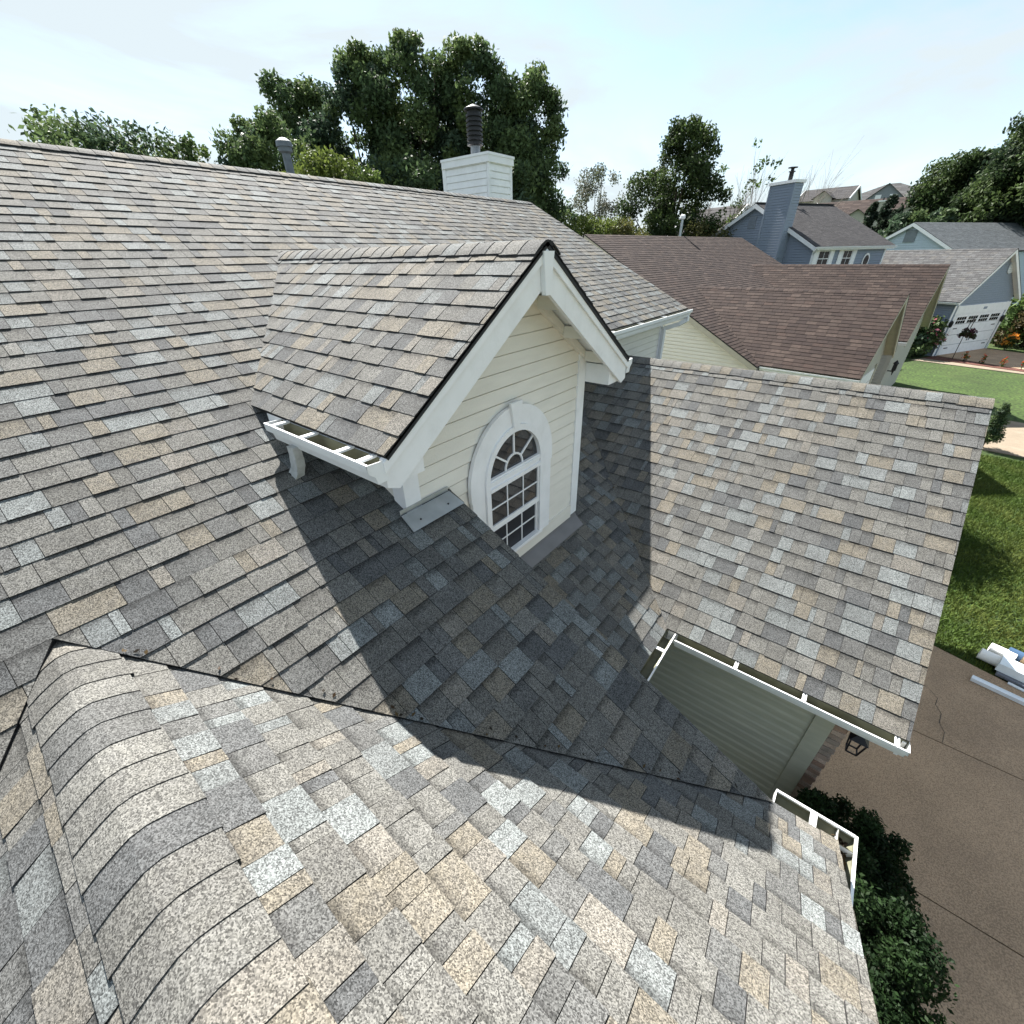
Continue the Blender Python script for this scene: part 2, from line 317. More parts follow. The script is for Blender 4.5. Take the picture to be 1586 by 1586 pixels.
def lap_boards(poly, P, out, z0, e=0.115, t0=0.002, t1=0.013, groove=0.011, gd=-0.012, dutch=0.0):
    """lap siding boards of a wall: poly in (s,z) convex, P(s,z,d) gives the point d outside the wall. one MB per board"""
    zs = [p[1] for p in poly]; k = math.floor((min(zs) - z0) / e); res = []
    def slab(mb, q, th):
        f = [P(p[0], p[1], t) for p, t in zip(q, th)]; bk = [P(p[0], p[1], gd - 0.004) for p in q]
        nrm = (V(f[1]) - V(f[0])).cross(V(f[2]) - V(f[0])).dot(V(out))
        if nrm < 0: f = f[::-1]; bk = bk[::-1]
        mb.poly(f); n = len(f); a_ = [mb.vert(p) for p in f]; b_ = [mb.vert(p) for p in bk]
        for j in range(n): mb.f.append([a_[j], b_[j], b_[(j + 1) % n], a_[(j + 1) % n]]); mb.mi.append(0)
    while z0 + k * e < max(zs):
        a = z0 + k * e; b = a + e
        q = clip(clip(poly, 0, -1, -a), 0, 1, b - groove)
        if len(q) >= 3 and area(q) > 1e-4:
            mb = MB()
            if dutch > 0:
                lo = clip(q, 0, 1, b - dutch); hi = clip(q, 0, -1, -(b - dutch))
                if len(lo) >= 3 and area(lo) > 1e-5: slab(mb, lo, [t1] * len(lo))
                if len(hi) >= 3 and area(hi) > 1e-5: slab(mb, hi, [t1 + (t0 - t1) * (p[1] - b + dutch) / dutch for p in hi])
            else: slab(mb, q, [t1 + (t0 - t1) * (p[1] - a) / e for p in q])
            g = clip(clip(poly, 0, -1, -(b - groove)), 0, 1, b)
            if len(g) >= 3 and area(g) > 1e-5: slab(mb, g, [gd] * len(g))
            res.append(mb)
        k += 1
    return res
def merge(mbs):
    m = MB()
    for q in mbs:
        o = len(m.v); m.v += q.v; m.tone += q.tone; m.band += q.band; m.f += [[i + o for i in f] for f in q.f]; m.mi += q.mi
    return m

def gutter(A, B, out, name, parent, depth=0.115, h=0.115, hangers=(), endcaps=(True, True), lip=0.012, group=None):
    """K-style gutter; A,B: back top edge; out: unit vector away from the eave"""
    A = V(A); B = V(B); o = V(out); z = V((0, 0, 1)); mb = MB()
    prof = [(0, 0), (0, -h), (depth * 0.6, -h), (depth * 0.68, -h * 0.62), (depth * 0.97, -h * 0.38), (depth, -h * 0.1), (depth, 0.006)]
    inn = [(0.004, 0), (0.004, -h + 0.004), (depth * 0.6 - 0.002, -h + 0.004), (depth * 0.68 - 0.004, -h * 0.62 + 0.002), (depth * 0.97 - 0.006, -h * 0.38 + 0.004), (depth - 0.005, -h * 0.1), (depth - lip, 0.006)]
    pt = lambda base, p: base + o * p[0] + z * p[1]
    def strip(pr_, mi, rev):
        for k in range(len(pr_) - 1):
            q = [pt(A, pr_[k]), pt(B, pr_[k]), pt(B, pr_[k + 1]), pt(A, pr_[k + 1])]
            mb.poly(q[::-1] if rev else q, mi)
    strip(prof, 0, False); strip(inn, 1, True); strip([prof[-1], inn[-1]], 0, False); 
    strip([inn[-1], (depth - lip, -0.008)], 0, False)
    for e_, on in ((A, endcaps[0]), (B, endcaps[1])):
        if on:
            dd = (B - A).normalized() * 0.004 * (1 if e_ is A else -1)
            mb.prism([pt(e_, p) for p in prof], dd, 0)
    g = mb.build(name, [M['alu'], M['gin']], parent)
    d = (B - A)
    for t in hangers:
        c = A + d.normalized() * t; hb = MB()
        for s_ in (-0.011, 0.011):
            hb.obox(c + d.normalized() * s_ + z * 0.004, c + d.normalized() * s_ + o * (depth - 0.003) + z * 0.004, 0.009, 0.012)
        hb.obox(c - z * 0.004, c + o * (depth - 0.003) - z * 0.004, 0.02, 0.004)
        hb.build('gutter_hanger', M['alu'], g)
    return g

# ------------------------------------------------------------------ measured geometry (metres, camera at the origin)
GZ = -6.0                                  # ground
s1 = 0.507; zP1 = -1.599; XG = -1.75; XW = -2.057
ya, za, wl, zde = 2.549, 0.075, 1.418, -0.857
xr, xe, y2 = -6.884, -3.07, 9.396
s2, zP2 = 0.563, -2.777
ygr, zgr, yge, zge, xg = 6.645, -1.399, 3.417, -3.357, 1.241
yE = 1.819; xw, yw = -2.279, -0.239; xc = 0.384
z1 = lambda x: zP1 - s1 * (x - XG)
z2 = lambda x: zP2 - s2 * (x - XG)
zwr = z1(xw); zwe = z1(xc); ws = (zwr - zwe) / (yE - yw); sg = (zgr - zge) / (ygr - yge); sdm = (za - zde) / wl
xwe = 0.70                                 # front edge of the porch wing
XU = -3.38                                 # upper front wall right of the dormer

# ================================================================== THE HOUSE
house = thing('house', 'foreground cream house with blended grey and tan shingle roofs and an arched dormer window', 'house', (-4, 3, GZ))
pM = Plane((xw, 0, zwr), (0, 1, 0), (-1, 0, s1)); L1 = math.hypot(1, s1)
uvM = lambda x, y: (y, (xw - x) * L1)
regA = [uvM(xe, -7), uvM(xr, -7), uvM(xr, y2), uvM(xe, y2)]
EE = 0.137
kA = math.floor(uvM(xe, 0)[1] / EE) * EE
regA = [(-7, kA), uvM(xr, -7), uvM(xr, y2), (y2, kA)]
regB0 = [(-7, 0), (-7, kA), (yE, kA), (yE, 0)]
regB1 = [uvM(xw, yw), uvM(xw, yE), uvM(xc, yE)]
regB2 = [uvM(xw, yw), uvM(xc, 2 * yw - yE), uvM(xc, -7), uvM(xw, -7)]
main_roof = deck(pM, [(-7, 0), uvM(xr, -7), uvM(xr, y2), (y2, kA), (yE, kA), (yE, 0)], 'main_roof', house)
for rg in (regB1, regB2): 
    o = deck(pM, rg, 'roof_deck', main_roof)
all_tabs = []
for rg, sd_ in ((regA, 11), (regB0, 12), (regB1, 13), (regB2, 14)):
    lf = 0.005 if sd_ >= 13 else 0.0
    all_tabs += [((t[0], t[1], [h + lf for h in t[2]], t[3], t[4]), 'M') for t in tabs_on(pM, [rg], EE, 0.0, sd_)]
# lower main slope beside the dormer
pL = Plane((XG, 0, zP2), (0, 1, 0), (-1, 0, s2)); L2 = math.hypot(1, s2); uvL = lambda x, y: (y, (XG - x) * L2)
xc2 = XG + (zP2 - zge) / s2
yv = lambda x: yge + (z2(x) - zge) / sg
regL = [uvL(xc2 - 0.0, 1.45), uvL(xc2, yge), uvL(XU, yv(XU)), uvL(XU, 1.45)]
lower_roof = deck(pL, regL, 'lower_roof', house)
all_tabs += [(t, 'L') for t in tabs_on(pL, [regL], EE, uvL(xc2, 0)[1], 21)]
# garage wing, slope towards the camera
pG = Plane((0, yge, zge), (1, 0, 0), (0, 1, sg)); LG = math.hypot(1, sg); uvG = lambda x, y: (x, (y - yge) * LG)
regG = [uvG(xc2, yge), uvG(xg, yge), uvG(xg, ygr), uvG(XU, ygr), uvG(XU, yv(XU))]
garage_roof = deck(pG, regG, 'garage_roof', house, drop=0.0)
tb = tabs_on(pG, [regG], 0.1615, 0.0, 31, widths=(0.07, 0.085, 0.10, 0.115, 0.13, 0.15, 0.165, 0.19, 0.22))
for t in tb:
    t = (t[0], t[1], [h + 0.004 for h in t[2]], t[3], t[4]); all_tabs.append((t, 'G'))
pG2 = Plane((0, 2 * ygr - yge, zge), (1, 0, 0), (0, -1, sg)); deck(pG2, [(XU, 0), (xg, 0), (xg, (ygr - yge) * LG), (XU, (ygr - yge) * LG)], 'garage_roof_back', house)
# porch wing under the camera
LW = math.hypot(1, ws); pW = Plane((0, yE + 0.02, zwe - 0.02 * ws), (1, 0, 0), (0, -1, ws)); uvW = lambda x, y: (x, (yE + 0.02 - y) * LW)
RT = 0.075
regW = [uvW(xw - 0.05, yw + RT), uvW(xc - 0.05, yE + 0.02), uvW(xwe, yE + 0.02), uvW(xwe, yw + RT)]
porch_roof = deck(pW, [uvW(xw - 0.05, yw + 0.07), uvW(xc - 0.05, yE + 0.02), uvW(xwe, yE + 0.02), uvW(xwe, yw + 0.07)], 'porch_roof', house, drop=0.014)
tb = tabs_on(pW, [regW], EE, 0.0, 41, widths=(0.055, 0.07, 0.085, 0.10, 0.115, 0.13, 0.15, 0.175))
all_tabs += [((t[0], t[1], [h - 0.010 for h in t[2]], t[3], t[4]), 'W') for t in tb]
pW2 = Plane((0, 2 * yw - yE, zwe), (1, 0, 0), (0, 1, ws)); regW2 = [(xw - 0.05, (yE - yw - RT) * LW), (xc - 0.05, 0), (xwe, 0), (xwe, (yE - yw - RT) * LW)]
deck(pW2, [(xw - 0.05, (yE - yw - 0.07) * LW), (xc - 0.05, 0), (xwe, 0), (xwe, (yE - yw - 0.07) * LW)], 'roof_deck', porch_roof, drop=0.014)
tb = tabs_on(pW2, [regW2], EE, 0.05, 42)
all_tabs += [((t[0], t[1], [h - 0.010 for h in t[2]], t[3], t[4]), 'W') for t in tb]
# dormer roof, both slopes
LD = math.hypot(1, sdm)
xdv = lambda z: XG - (z - zP1) / s1         # where height z meets the main slope
pD = Plane((0, ya - wl, zde), (1, 0, 0), (0, 1, sdm)); hD = wl * LD
regD = [(xdv(zde) - 0.02, 0), (XG + 0.02, 0), (XG + 0.02, hD), (xdv(za) - 0.02, hD)]
dormer_roof = deck(pD, regD, 'dormer_roof', house, drop=0.0)
tb = tabs_on(pD, [regD], EE, -0.01, 51)
all_tabs += [((t[0], t[1], [h + 0.003 for h in t[2]], t[3], t[4]), 'D') for t in tb]
pD2 = Plane((0, ya + wl, zde), (1, 0, 0), (0, -1, sdm)); deck(pD2, regD, 'roof_deck', dormer_roof)
tb = tabs_on(pD2, [regD], EE, -0.01, 52); all_tabs += [(t, 'D') for t in tb]

# the 300 tabs that show largest are parts of their own, the rest stay joined
def shown(tab):
    pl, q, hs, tone, b = tab
    pp = [pix(pl.at(p[0], p[1], h)) for p, h in zip(q, hs)]
    cx = sum(p[0] for p in pp) / len(pp); cy = sum(p[1] for p in pp) / len(pp)
    if not (0 < cx < 1586 and 195 < cy < 1392): return 0
    nrm = pl.n.dot(-pl.at(*q[0]))
    return area(pp) if nrm > 0 else 0
order = sorted(range(len(all_tabs)), key=lambda i: -shown(all_tabs[i][0]))
single = set(order[:290]); par = dict(M=main_roof, L=lower_roof, G=garage_roof, W=porch_roof, D=dormer_roof)
fields = {k: MB() for k in par}
for i, (t, k) in enumerate(all_tabs):
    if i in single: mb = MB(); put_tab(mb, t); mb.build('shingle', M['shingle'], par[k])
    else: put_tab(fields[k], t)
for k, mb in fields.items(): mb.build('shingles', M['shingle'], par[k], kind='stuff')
# back slope of the main roof
mb = MB(); zr = z1(xr); mb.prism([(xr, -7, zr - 0.01), (xr, y2, zr - 0.01), (xr - 7, y2, zr - 0.01 - 7 * s1), (xr - 7, -7, zr - 0.01 - 7 * s1)], (0, 0, -0.03)); mb.build('main_roof_back', M['deck'], house)
# ridge caps
DN = lambda y, z: V((0, y, z)).normalized()
caps = []
cap_strip((xr, -2.5, zr + 0.0), (xr, y2, zr), (1, 0, -s1), (-1, 0, -s1), 0.15, parent=main_roof, seed=61)
cap_strip((XG + 0.022, ya, za), (xdv(za) - 0.12, ya, za), (0, -1, -sdm), (0, 1, -sdm), 0.15, parent=dormer_roof, seed=62)
cap_strip((xg, ygr, zgr), (XU + 0.05, ygr, zgr), (0, -1, -sg), (0, 1, -sg), 0.15, parent=garage_roof, seed=63)
cap_strip((xwe, yw, zwr - 0.005), (xw - 0.14, yw, zwr - 0.005), (0, -1, -ws), (0, 1, -ws), 0.165, e=0.125, parent=porch_roof, seed=64, rnd=0.11, lift=0.007)

# ---- dormer walls, trim and siding
dw0, dw1 = 1.44, 3.66
dormer_wall = MB()
zt = lambda y: za - 0.05 - sdm * abs(y - ya)
dormer_wall.prism([(XW - 0.020, dw0 + 0.02, -2.70), (XW - 0.020, dw1 - 0.02, -2.70), (XW - 0.020, dw1 - 0.02, zt(dw1)), (XW - 0.020, ya, zt(ya)), (XW - 0.020, dw0 + 0.02, zt(dw0))], (-0.074, 0, 0))
dormer_wall.box((-3.6, dw0 + 0.021, -2.2), (XW - 0.095, dw0 + 0.06, zt(dw0) - 0.02)); dormer_wall.box((-3.6, dw1 - 0.06, -3.0), (XW - 0.095, dw1 - 0.021, zt(dw1) - 0.02))
dormer_wall = dormer_wall.build('dormer_wall', M['cream'], house)
PWx = lambda s_, z, d: (XW + d, s_, z)
gpoly = [(dw0 + 0.10, -2.39), (dw1 - 0.10, -2.39), (dw1 - 0.10, zt(dw1 - 0.10) - 0.02), (ya, zt(ya) - 0.02), (dw0 + 0.10, zt(dw0 + 0.10) - 0.02)]
for b in lap_boards(gpoly, PWx, (1, 0, 0), -1.188 - 0.115 * 12): b.build('siding_board', M['cream'], dormer_wall)
# side cheek boards (left, above the roof)
def cheek(y, out):
    P = lambda s_, z, d: (s_, y + out * d, z)
    xa = XW - 0.09; poly = [(xa, z1(xa) - 0.05) if out < 0 else (xa, z2(xa)), (xa, zde - 0.05), (xdv(zde) + 0.05, zde - 0.05)] if out < 0 else [(xa, z2(xa) - .02), (xa, zde - 0.05), (XU, zde - 0.05), (XU, z2(XU) - .02)]
    for b in lap_boards(poly, P, (0, out, 0), -1.188 - 0.115 * 12): b.build('siding_board', M['cream'], dormer_wall)
cheek(dw0, -1); cheek(dw1, 1)
# corner boards
def part_box(name, lo, hi, mat, parent): mb = MB(); mb.box(lo, hi); return mb.build(name, mat, parent)
part_box('corner_board', (XW - 0.005, dw0 - 0.022, -1.62), (XW + 0.022, dw0 + 0.105, zt(dw0) - 0.03), M['white'], dormer_wall)
part_box('corner_board', (XW - 0.10, dw0 - 0.020, -1.62), (XW - 0.006, dw0 - 0.001, zt(dw0) - 0.03), M['white'], dormer_wall)
part_box('corner_board', (XW - 0.005, dw1 - 0.105, -2.52), (XW + 0.022, dw1 + 0.022, zt(dw1) - 0.03), M['white'], dormer_wall)
part_box('corner_board', (XW - 0.10, dw1 + 0.001, -2.56), (XW - 0.006, dw1 + 0.020, zt(dw1) - 0.03), M['white'], dormer_wall)
part_box('skirt_board', (XW - 0.005, yE - 0.3, -2.535), (XW + 0.030, dw1 - 0.11, -2.385), M['cream'], dormer_wall)
# rake boards, shadow boards, soffit and lookouts, both sides
rakes = MB()
for sgn, nm in ((-1, 'rake_board'), (1, 'rake_board')):
    dy = V((0, sgn, -sdm)).normalized(); nn = V((0, sgn * sdm, 1)).normalized()
    a = V((0, ya, za - 0.026)); e = V((0, ya + sgn * (wl + 0.0), zde - 0.026))
    drop = V((0, 0, -0.235))
    mb = MB(); q = [V((XG - 0.035, 0, 0)) + p for p in (a, e, e + V((0, 0, -0.19)), e + V((0, -sgn * 0.10, -0.19 + 0.06 * 0)), a + drop)]
    q = [V((XG - 0.035, ya, za - 0.03)), V((XG - 0.035, e.y, e.z)), V((XG - 0.035, e.y, e.z - 0.16)), V((XG - 0.035, e.y - sgn * 0.075, e.z - 0.19)), V((XG - 0.035, ya, za - 0.03 - 0.225))]
    mb.prism(q if sgn > 0 else q[::-1], (0.03, 0, 0)); mb.build('rake_board', M['white'], dormer_roof)
    mb = MB(); q = [V((XG - 0.004, ya, za - 0.028)), V((XG - 0.004, e.y + sgn * 0.01, e.z - 0.005)), V((XG - 0.004, e.y + sgn * 0.01, e.z - 0.066)), V((XG - 0.004, ya, za - 0.092))]
    mb.prism(q if sgn > 0 else q[::-1], (0.018, 0, 0)); mb.build('shadow_board', M['white'], dormer_roof)
    # soffit sheet under the overhang
    mb = MB(); q = [V((XW + 0.01, ya, za - 0.12)), V((XG - 0.036, ya, za - 0.12)), V((XG - 0.036, e.y, e.z - 0.10)), V((XW + 0.01, e.y, e.z - 0.10))]
    mb.prism(q if sgn < 0 else q[::-1], (0, 0, 0.015)); mb.build('soffit', M['white'], dormer_roof)
    # frieze on the wall under the rake
    mb = MB(); q = [V((XW + 0.004, ya, za - 0.135)), V((XW + 0.004, ya + sgn * (dw1 - ya), za - 0.135 - sdm * (dw1 - ya))), V((XW + 0.004, ya + sgn * (dw1 - ya), za - 0.20 - sdm * (dw1 - ya))), V((XW + 0.004, ya, za - 0.20))]
    mb.prism(q if sgn > 0 else q[::-1], (0.05, 0, 0)); mb.build('frieze_board', M['cream'], dormer_roof)
    for f_ in (0.28, 0.62, 0.97):
        p = V((0, ya + sgn * (dw1 - ya) * f_, za - 0.16 - sdm * (dw1 - ya) * f_)); mb = MB()
        mb.box((XW + 0.055, p.y - 0.03, p.z - 0.055), (XG - 0.037, p.y + 0.03, p.z + 0.035)); mb.build('lookout', M['cream'], dormer_roof)
    # eave box along the side
    mb = MB(); y_in = ya + sgn * (dw1 - ya + 0.025); ye_ = ya + sgn * (wl - 0.012)
    mb.prism([(XG - 0.037, y_in, zde - 0.20), (XG - 0.037, ye_, zde - 0.20), (XG - 0.037, ye_, zde - 0.022), (XG - 0.037, y_in, zde - 0.022)][::(1 if sgn > 0 else -1)], (-1.25 if sgn < 0 else -1.6, 0, 0)); mb.build('eave_box', M['white'], dormer_roof)
mb = MB(); mb.prism([(XG - 0.003, ya - 0.058, za - 0.055), (XG - 0.003, ya - 0.028, za - 0.30), (XG - 0.003, ya + 0.028, za - 0.30), (XG - 0.003, ya + 0.058, za - 0.055)], (0.034, 0, 0)); mb.build('peak_block', M['white'], dormer_roof)
# gutters of the dormer
gl = gutter((-2.83, ya - wl + 0.01, zde - 0.022), (XG + 0.005, ya - wl + 0.01, zde - 0.022), (0, -1, 0), 'gutter', dormer_roof, hangers=(0.10, 0.44, 0.80, 1.0))
gutter((-2.4, ya + wl - 0.01, zde - 0.022), (XG + 0.005, ya + wl - 0.01, zde - 0.022), (0, 1, 0), 'gutter', dormer_roof, hangers=(0.3,))
# downspout elbow under the left gutter
mb = MB(); ypath = [(-2.58, 1.06, -0.98), (-2.58, 1.06, -1.05), (-2.583, 1.056, -1.10), (-2.59, 1.045, -1.145), (-2.60, 1.028, -1.18)]
for k in range(len(ypath) - 1):
    a, b = V(ypath[k]), V(ypath[k + 1]); mb.obox(a, b + (b - a) * 0.25, 0.070 + 0.003 * (k % 2), 0.052 + 0.003 * (k % 2), up=(0, 1, 0.3))
mb.obox(V(ypath[-1]), V(ypath[-1]) + V((-0.02, -0.035, -0.038)) * 0.5, 0.07, 0.05, up=(0, 1, 0.3), mi=1)
mb.build('downspout_elbow', [M['greyalu'], M['black']], dormer_roof)
# flashing left of the dormer front and grey apron right
mb = MB(); n1 = pM.n
p = [V((x, y, z1(x))) + n1 * 0.026 for x, y in ((XW + 0.022, 1.36), (XW + 0.15, 1.345), (XW + 0.15, yE - 0.01), (XW + 0.022, yE - 0.03))]
mb.prism(p, -n1 * 0.004); mb.prism([V((XW + 0.024, 1.36, z1(XW) + 0.01)), V((XW + 0.024, yE - 0.03, z1(XW) + 0.01)), V((XW + 0.024, yE - 0.03, z1(XW) + 0.045)), V((XW + 0.024, 1.36, z1(XW) + 0.045))], (-0.003, 0, 0))
fl = mb.build('metal_flashing', M['metal'], house)
for yy in (1.45, 1.70): 
    mb = MB(); c = V((XW + 0.10, yy, z1(XW + 0.10))) + n1 * 0.026; mb.tube([c, c + n1 * 0.004], 0.007, 8); mb.build('nail_head', M['black'], fl)
mb = MB(); p = [V((XW + 0.012, yE, z2(XW) + 0.07)), V((XW + 0.03, yE, z2(XW) + 0.03)), V((XW + 0.13, yE, z2(XW + 0.13) + 0.016)), V((XW + 0.13, yE, z2(XW + 0.13) + 0.010)), V((XW + 0.012, yE, z2(XW) + 0.03))]
mb.prism(p, (0, dw1 + 0.02 - yE, 0)); mb.build('apron_flashing', M['greyflash'], house)
# wall between the two roof levels under the shingle edge
mb = MB(); mb.prism([(XW, yE - 0.03, z1(XW) - 0.04), (xc, yE - 0.03, z1(xc) - 0.04), (xc - .05, yE - 0.03, -6), (XU, yE - 0.03, -6), (XU, yE - 0.03, z1(XU) - 0.04)], (0, -0.12, 0)); mb.build('step_wall', M['cream'], house)

# ---- arched window
XN = XW + 0.014
win = MB(); yc_, zc_ = 2.545, -1.555
def arc_ring(ri, ro, zb_i, zb_o, x0, x1, yi=None, yo=None, n=28, zc=None, mat='white', name='x', parent=None):
    """arched band: semicircle plus straight legs down to zb"""
    mb = MB(); zc = zc_ if zc is None else zc
    inner = [(yc_ - ri, zb_i)] + [(yc_ - ri * math.cos(t), zc + ri * math.sin(t)) for t in [math.pi * k / n for k in range(n + 1)]] + [(yc_ + ri, zb_i)]
    outer = [(yc_ - ro, zb_o)] + [(yc_ - ro * math.cos(t), zc + ro * math.sin(t)) for t in [math.pi * k / n for k in range(n + 1)]] + [(yc_ + ro, zb_o)]
    for k in range(len(inner) - 1):
        a, b, c, d = inner[k], inner[k + 1], outer[k + 1], outer[k]
        F = lambda p, x: (x, p[0], p[1])
        mb.poly([F(d, x1), F(c, x1), F(b, x1), F(a, x1)]); mb.poly([F(a, x1), F(b, x1), F(b, x0), F(a, x0)]); mb.poly([F(c, x1), F(d, x1), F(d, x0), F(c, x0)])
    mb.poly([(x1, *inner[0]), (x1, *outer[0]), (x0, *outer[0]), (x0, *inner[0])][::-1]); mb.poly([(x1, *inner[-1]), (x1, *outer[-1]), (x0, *outer[-1]), (x0, *inner[-1])])
    return mb
window = part_box('window', (XN - 0.010, yc_ - 0.36, -2.38), (XN + 0.002, yc_ + 0.36, zc_ + 0.02), M['black'], house)
zb = -2.37
arc_ring(0.395, 0.553, -1.64, -1.64, XN + 0.004, XN + 0.036).build('arched_trim', M['white'], window)
mb = MB(); 
for sgn in (-1, 1): mb = MB(); mb.box((XN + 0.004, min(yc_ + sgn * 0.395, yc_ + sgn * 0.540), -2.386), (XN + 0.033, max(yc_ + sgn * 0.395, yc_ + sgn * 0.540), -1.642)); mb.build('side_trim', M['white'], window)
mb = MB(); mb.prism([(XN + 0.037, yc_ - 0.075, -0.968), (XN + 0.037, yc_ - 0.035, -1.172), (XN + 0.037, yc_ + 0.035, -1.172), (XN + 0.037, yc_ + 0.075, -0.968)], (0.022, 0, 0)); mb.build('keystone', M['white'], window)
arc_ring(0.345, 0.394, zb, zb, XN + 0.003, XN + 0.052).build('window_frame', M['white'], window)
# panes: fanlight split by its bars, two sashes of six panes
def pane(pts, x, mat='glass'):
    mb = MB(); mb.prism([(x, p[0], p[1]) for p in pts], (-0.004, 0, 0)); mb.build('pane', M[mat], window)
Rg = 0.344; hub = 0.115; zf = -1.525; ang = [0, 45, 90, 135, 180]
hubp = [(yc_ - hub * math.cos(math.radians(t)), zf + hub * math.sin(math.radians(t)) * 1.0) for t in range(0, 181, 12)]
pane(hubp[::-1], XN + 0.012)
Ro = 0.344
for a0, a1 in ((0, 38), (38, 90), (90, 142), (142, 180)):
    st = [a0 + (a1 - a0) * k / 6 for k in range(7)]
    o_ = [(yc_ - Ro * math.cos(math.radians(t)), zf + (0.316 / 0.344) * Ro * math.sin(math.radians(t))) for t in st]; i_ = [(yc_ - hub * math.cos(math.radians(t)), zf + hub * math.sin(math.radians(t))) for t in st]
    pane((o_ + i_[::-1])[::-1], XN + 0.012)
mb = MB()
for t in (38, 90, 142): mb.obox((XN + 0.016, yc_ - hub * math.cos(math.radians(t)), zf + hub * math.sin(math.radians(t))), (XN + 0.016, yc_ - 0.335 * math.cos(math.radians(t)), zf + 0.312 * math.sin(math.radians(t))), 0.016, 0.014, up=(1, 0, 0))
for t in range(0, 180, 15): mb.obox((XN + 0.016, yc_ - hub * math.cos(math.radians(t)), zf + hub * math.sin(math.radians(t))), (XN + 0.016, yc_ - hub * math.cos(math.radians(t + 16)), zf + hub * math.sin(math.radians(t + 16))), 0.016, 0.015, up=(1, 0, 0))
mb.build('fanlight_bars', M['white'], window)
mb = MB(); mb.box((XN + 0.004, yc_ - 0.344, -1.640), (XN + 0.040, yc_ + 0.344, -1.525)); mb.box((XN + 0.0405, yc_ - 0.344, -1.565), (XN + 0.050, yc_ + 0.344, -1.540)); mb.box((XN + 0.0405, yc_ - 0.344, -1.632), (XN + 0.055, yc_ + 0.344, -1.600)); mb.build('transom_bar', M['white'], window)
for lo, hi, x, mt in ((-1.965, -1.641, 0.024, 'glass'), (-2.350, -2.014, 0.006, 'screen')):
    for i in range(3):
        for j in range(2):
            a = yc_ - 0.335 + i * 0.2233; c = lo + j * (hi - lo) / 2; pane([(a, c), (a + 0.2233, c), (a + 0.2233, c + (hi - lo) / 2), (a, c + (hi - lo) / 2)], XN + x, mt)
    mb = MB()
    for i in (1, 2): mb.box((XN + x + 0.001, yc_ - 0.335 + i * 0.2233 - 0.006, lo), (XN + x + 0.007, yc_ - 0.335 + i * 0.2233 + 0.006, hi))
    mb.box((XN + x + 0.0015, yc_ - 0.335, (lo + hi) / 2 - 0.006), (XN + x + 0.0075, yc_ + 0.335, (lo + hi) / 2 + 0.006)); mb.build('muntin', M['white'], window)
    for s_ in (-1, 1): mb = MB(); mb.box((XN + 0.004, min(yc_ + s_ * 0.325, yc_ + s_ * 0.344), lo), (XN + x + 0.012, max(yc_ + s_ * 0.325, yc_ + s_ * 0.344), hi)); mb.build('sash_stile', M['white'], window)
part_box('meeting_rail', (XN + 0.004, yc_ - 0.344, -2.016), (XN + 0.040, yc_ + 0.344, -1.964), M['white'], window)
part_box('window_sill', (XN + 0.003, yc_ - 0.394, -2.384), (XN + 0.056, yc_ + 0.394, -2.352), M['white'], window)

# ---- upper wall, main eave right of the dormer, right rake
ux = XU
mb = MB(); mb.box((ux - 0.15, dw1, -4), (ux - 0.020, 9.12, z1(xe) - 0.14)); upper_wall = mb.build('upper_wall', M['cream'], house)
zeu = pM.at(0, kA).z; xeu = pM.at(0, kA).x
for b in lap_boards([(dw1 + 0.02, -3.0), (9.04, -3.0), (9.04, zeu - 0.16), (dw1 + 0.02, zeu - 0.16)], lambda s_, z, d: (ux + d, s_, z), (1, 0, 0), -3.0): b.build('siding_board', M['cream'], upper_wall)
part_box('corner_board', (ux - 0.004, 9.03, -3.0), (ux + 0.024, 9.13, zeu - 0.14), M['white'], upper_wall)
part_box('fascia', (xeu - 0.035, dw1, zeu - 0.18), (xeu - 0.012, y2, zeu - 0.02), M['white'], main_roof)
part_box('soffit', (ux - 0.02, dw1, zeu - 0.175), (xeu - 0.036, y2 - 0.03, zeu - 0.16), M['white'], main_roof)
gutter((xeu - 0.010, ya + wl + 0.1, zeu - 0.02), (xeu - 0.010, y2 + 0.02, zeu - 0.02), (1, 0, 0), 'gutter', main_roof, hangers=(1, 2, 3, 4))
mb = MB(); q = [(xr, y2 - 0.03, zr - 0.036), (xeu, y2 - 0.03, zeu - 0.036), (xeu, y2 - 0.03, zeu - 0.20), (xr, y2 - 0.03, zr - 0.22)]; mb.prism(q[::-1], (0, 0.025, 0)); mb.build('rake_board', M['white'], main_roof)
mb = MB(); dpath = [(xeu + 0.05, 9.30, zeu - 0.13), (xeu + 0.05, 9.30, zeu - 0.20), (xeu - 0.05, 9.22, zeu - 0.27), (ux + 0.06, 9.10, zeu - 0.36), (ux + 0.06, 9.10, -2.6)]
for k in range(len(dpath) - 1): a, b = V(dpath[k]), V(dpath[k + 1]); mb.obox(a, b + (b - a).normalized() * 0.02, 0.075 + .001 * k, 0.055 + .001 * k, up=(0.3, 1, 0.05))
mb.build('downspout', M['alu'], upper_wall)
# right gable wall of the main block, left far walls (closed volume)
mb = MB(); mb.prism([(ux - .16, 9.12, GZ), (-13.5, 9.12, GZ), (-13.5, 9.12, -2.4), (xr, 9.12, zr - 0.2), (ux - .16, 9.12, zeu - 0.2)][::-1], (0, -0.12, 0)); mb.build('gable_wall', M['cream'], house)
mb = MB(); mb.box((-13.5, -6.6, GZ), (-13.4, 9, -2.4)); mb.box((-13.4, -6.6, GZ), (-0.2, -6.5, -3.2)); mb.box((-0.25, -6.5, GZ), (-0.15, -2.2, -2.85)); mb.build('outer_wall', M['cream'], house)

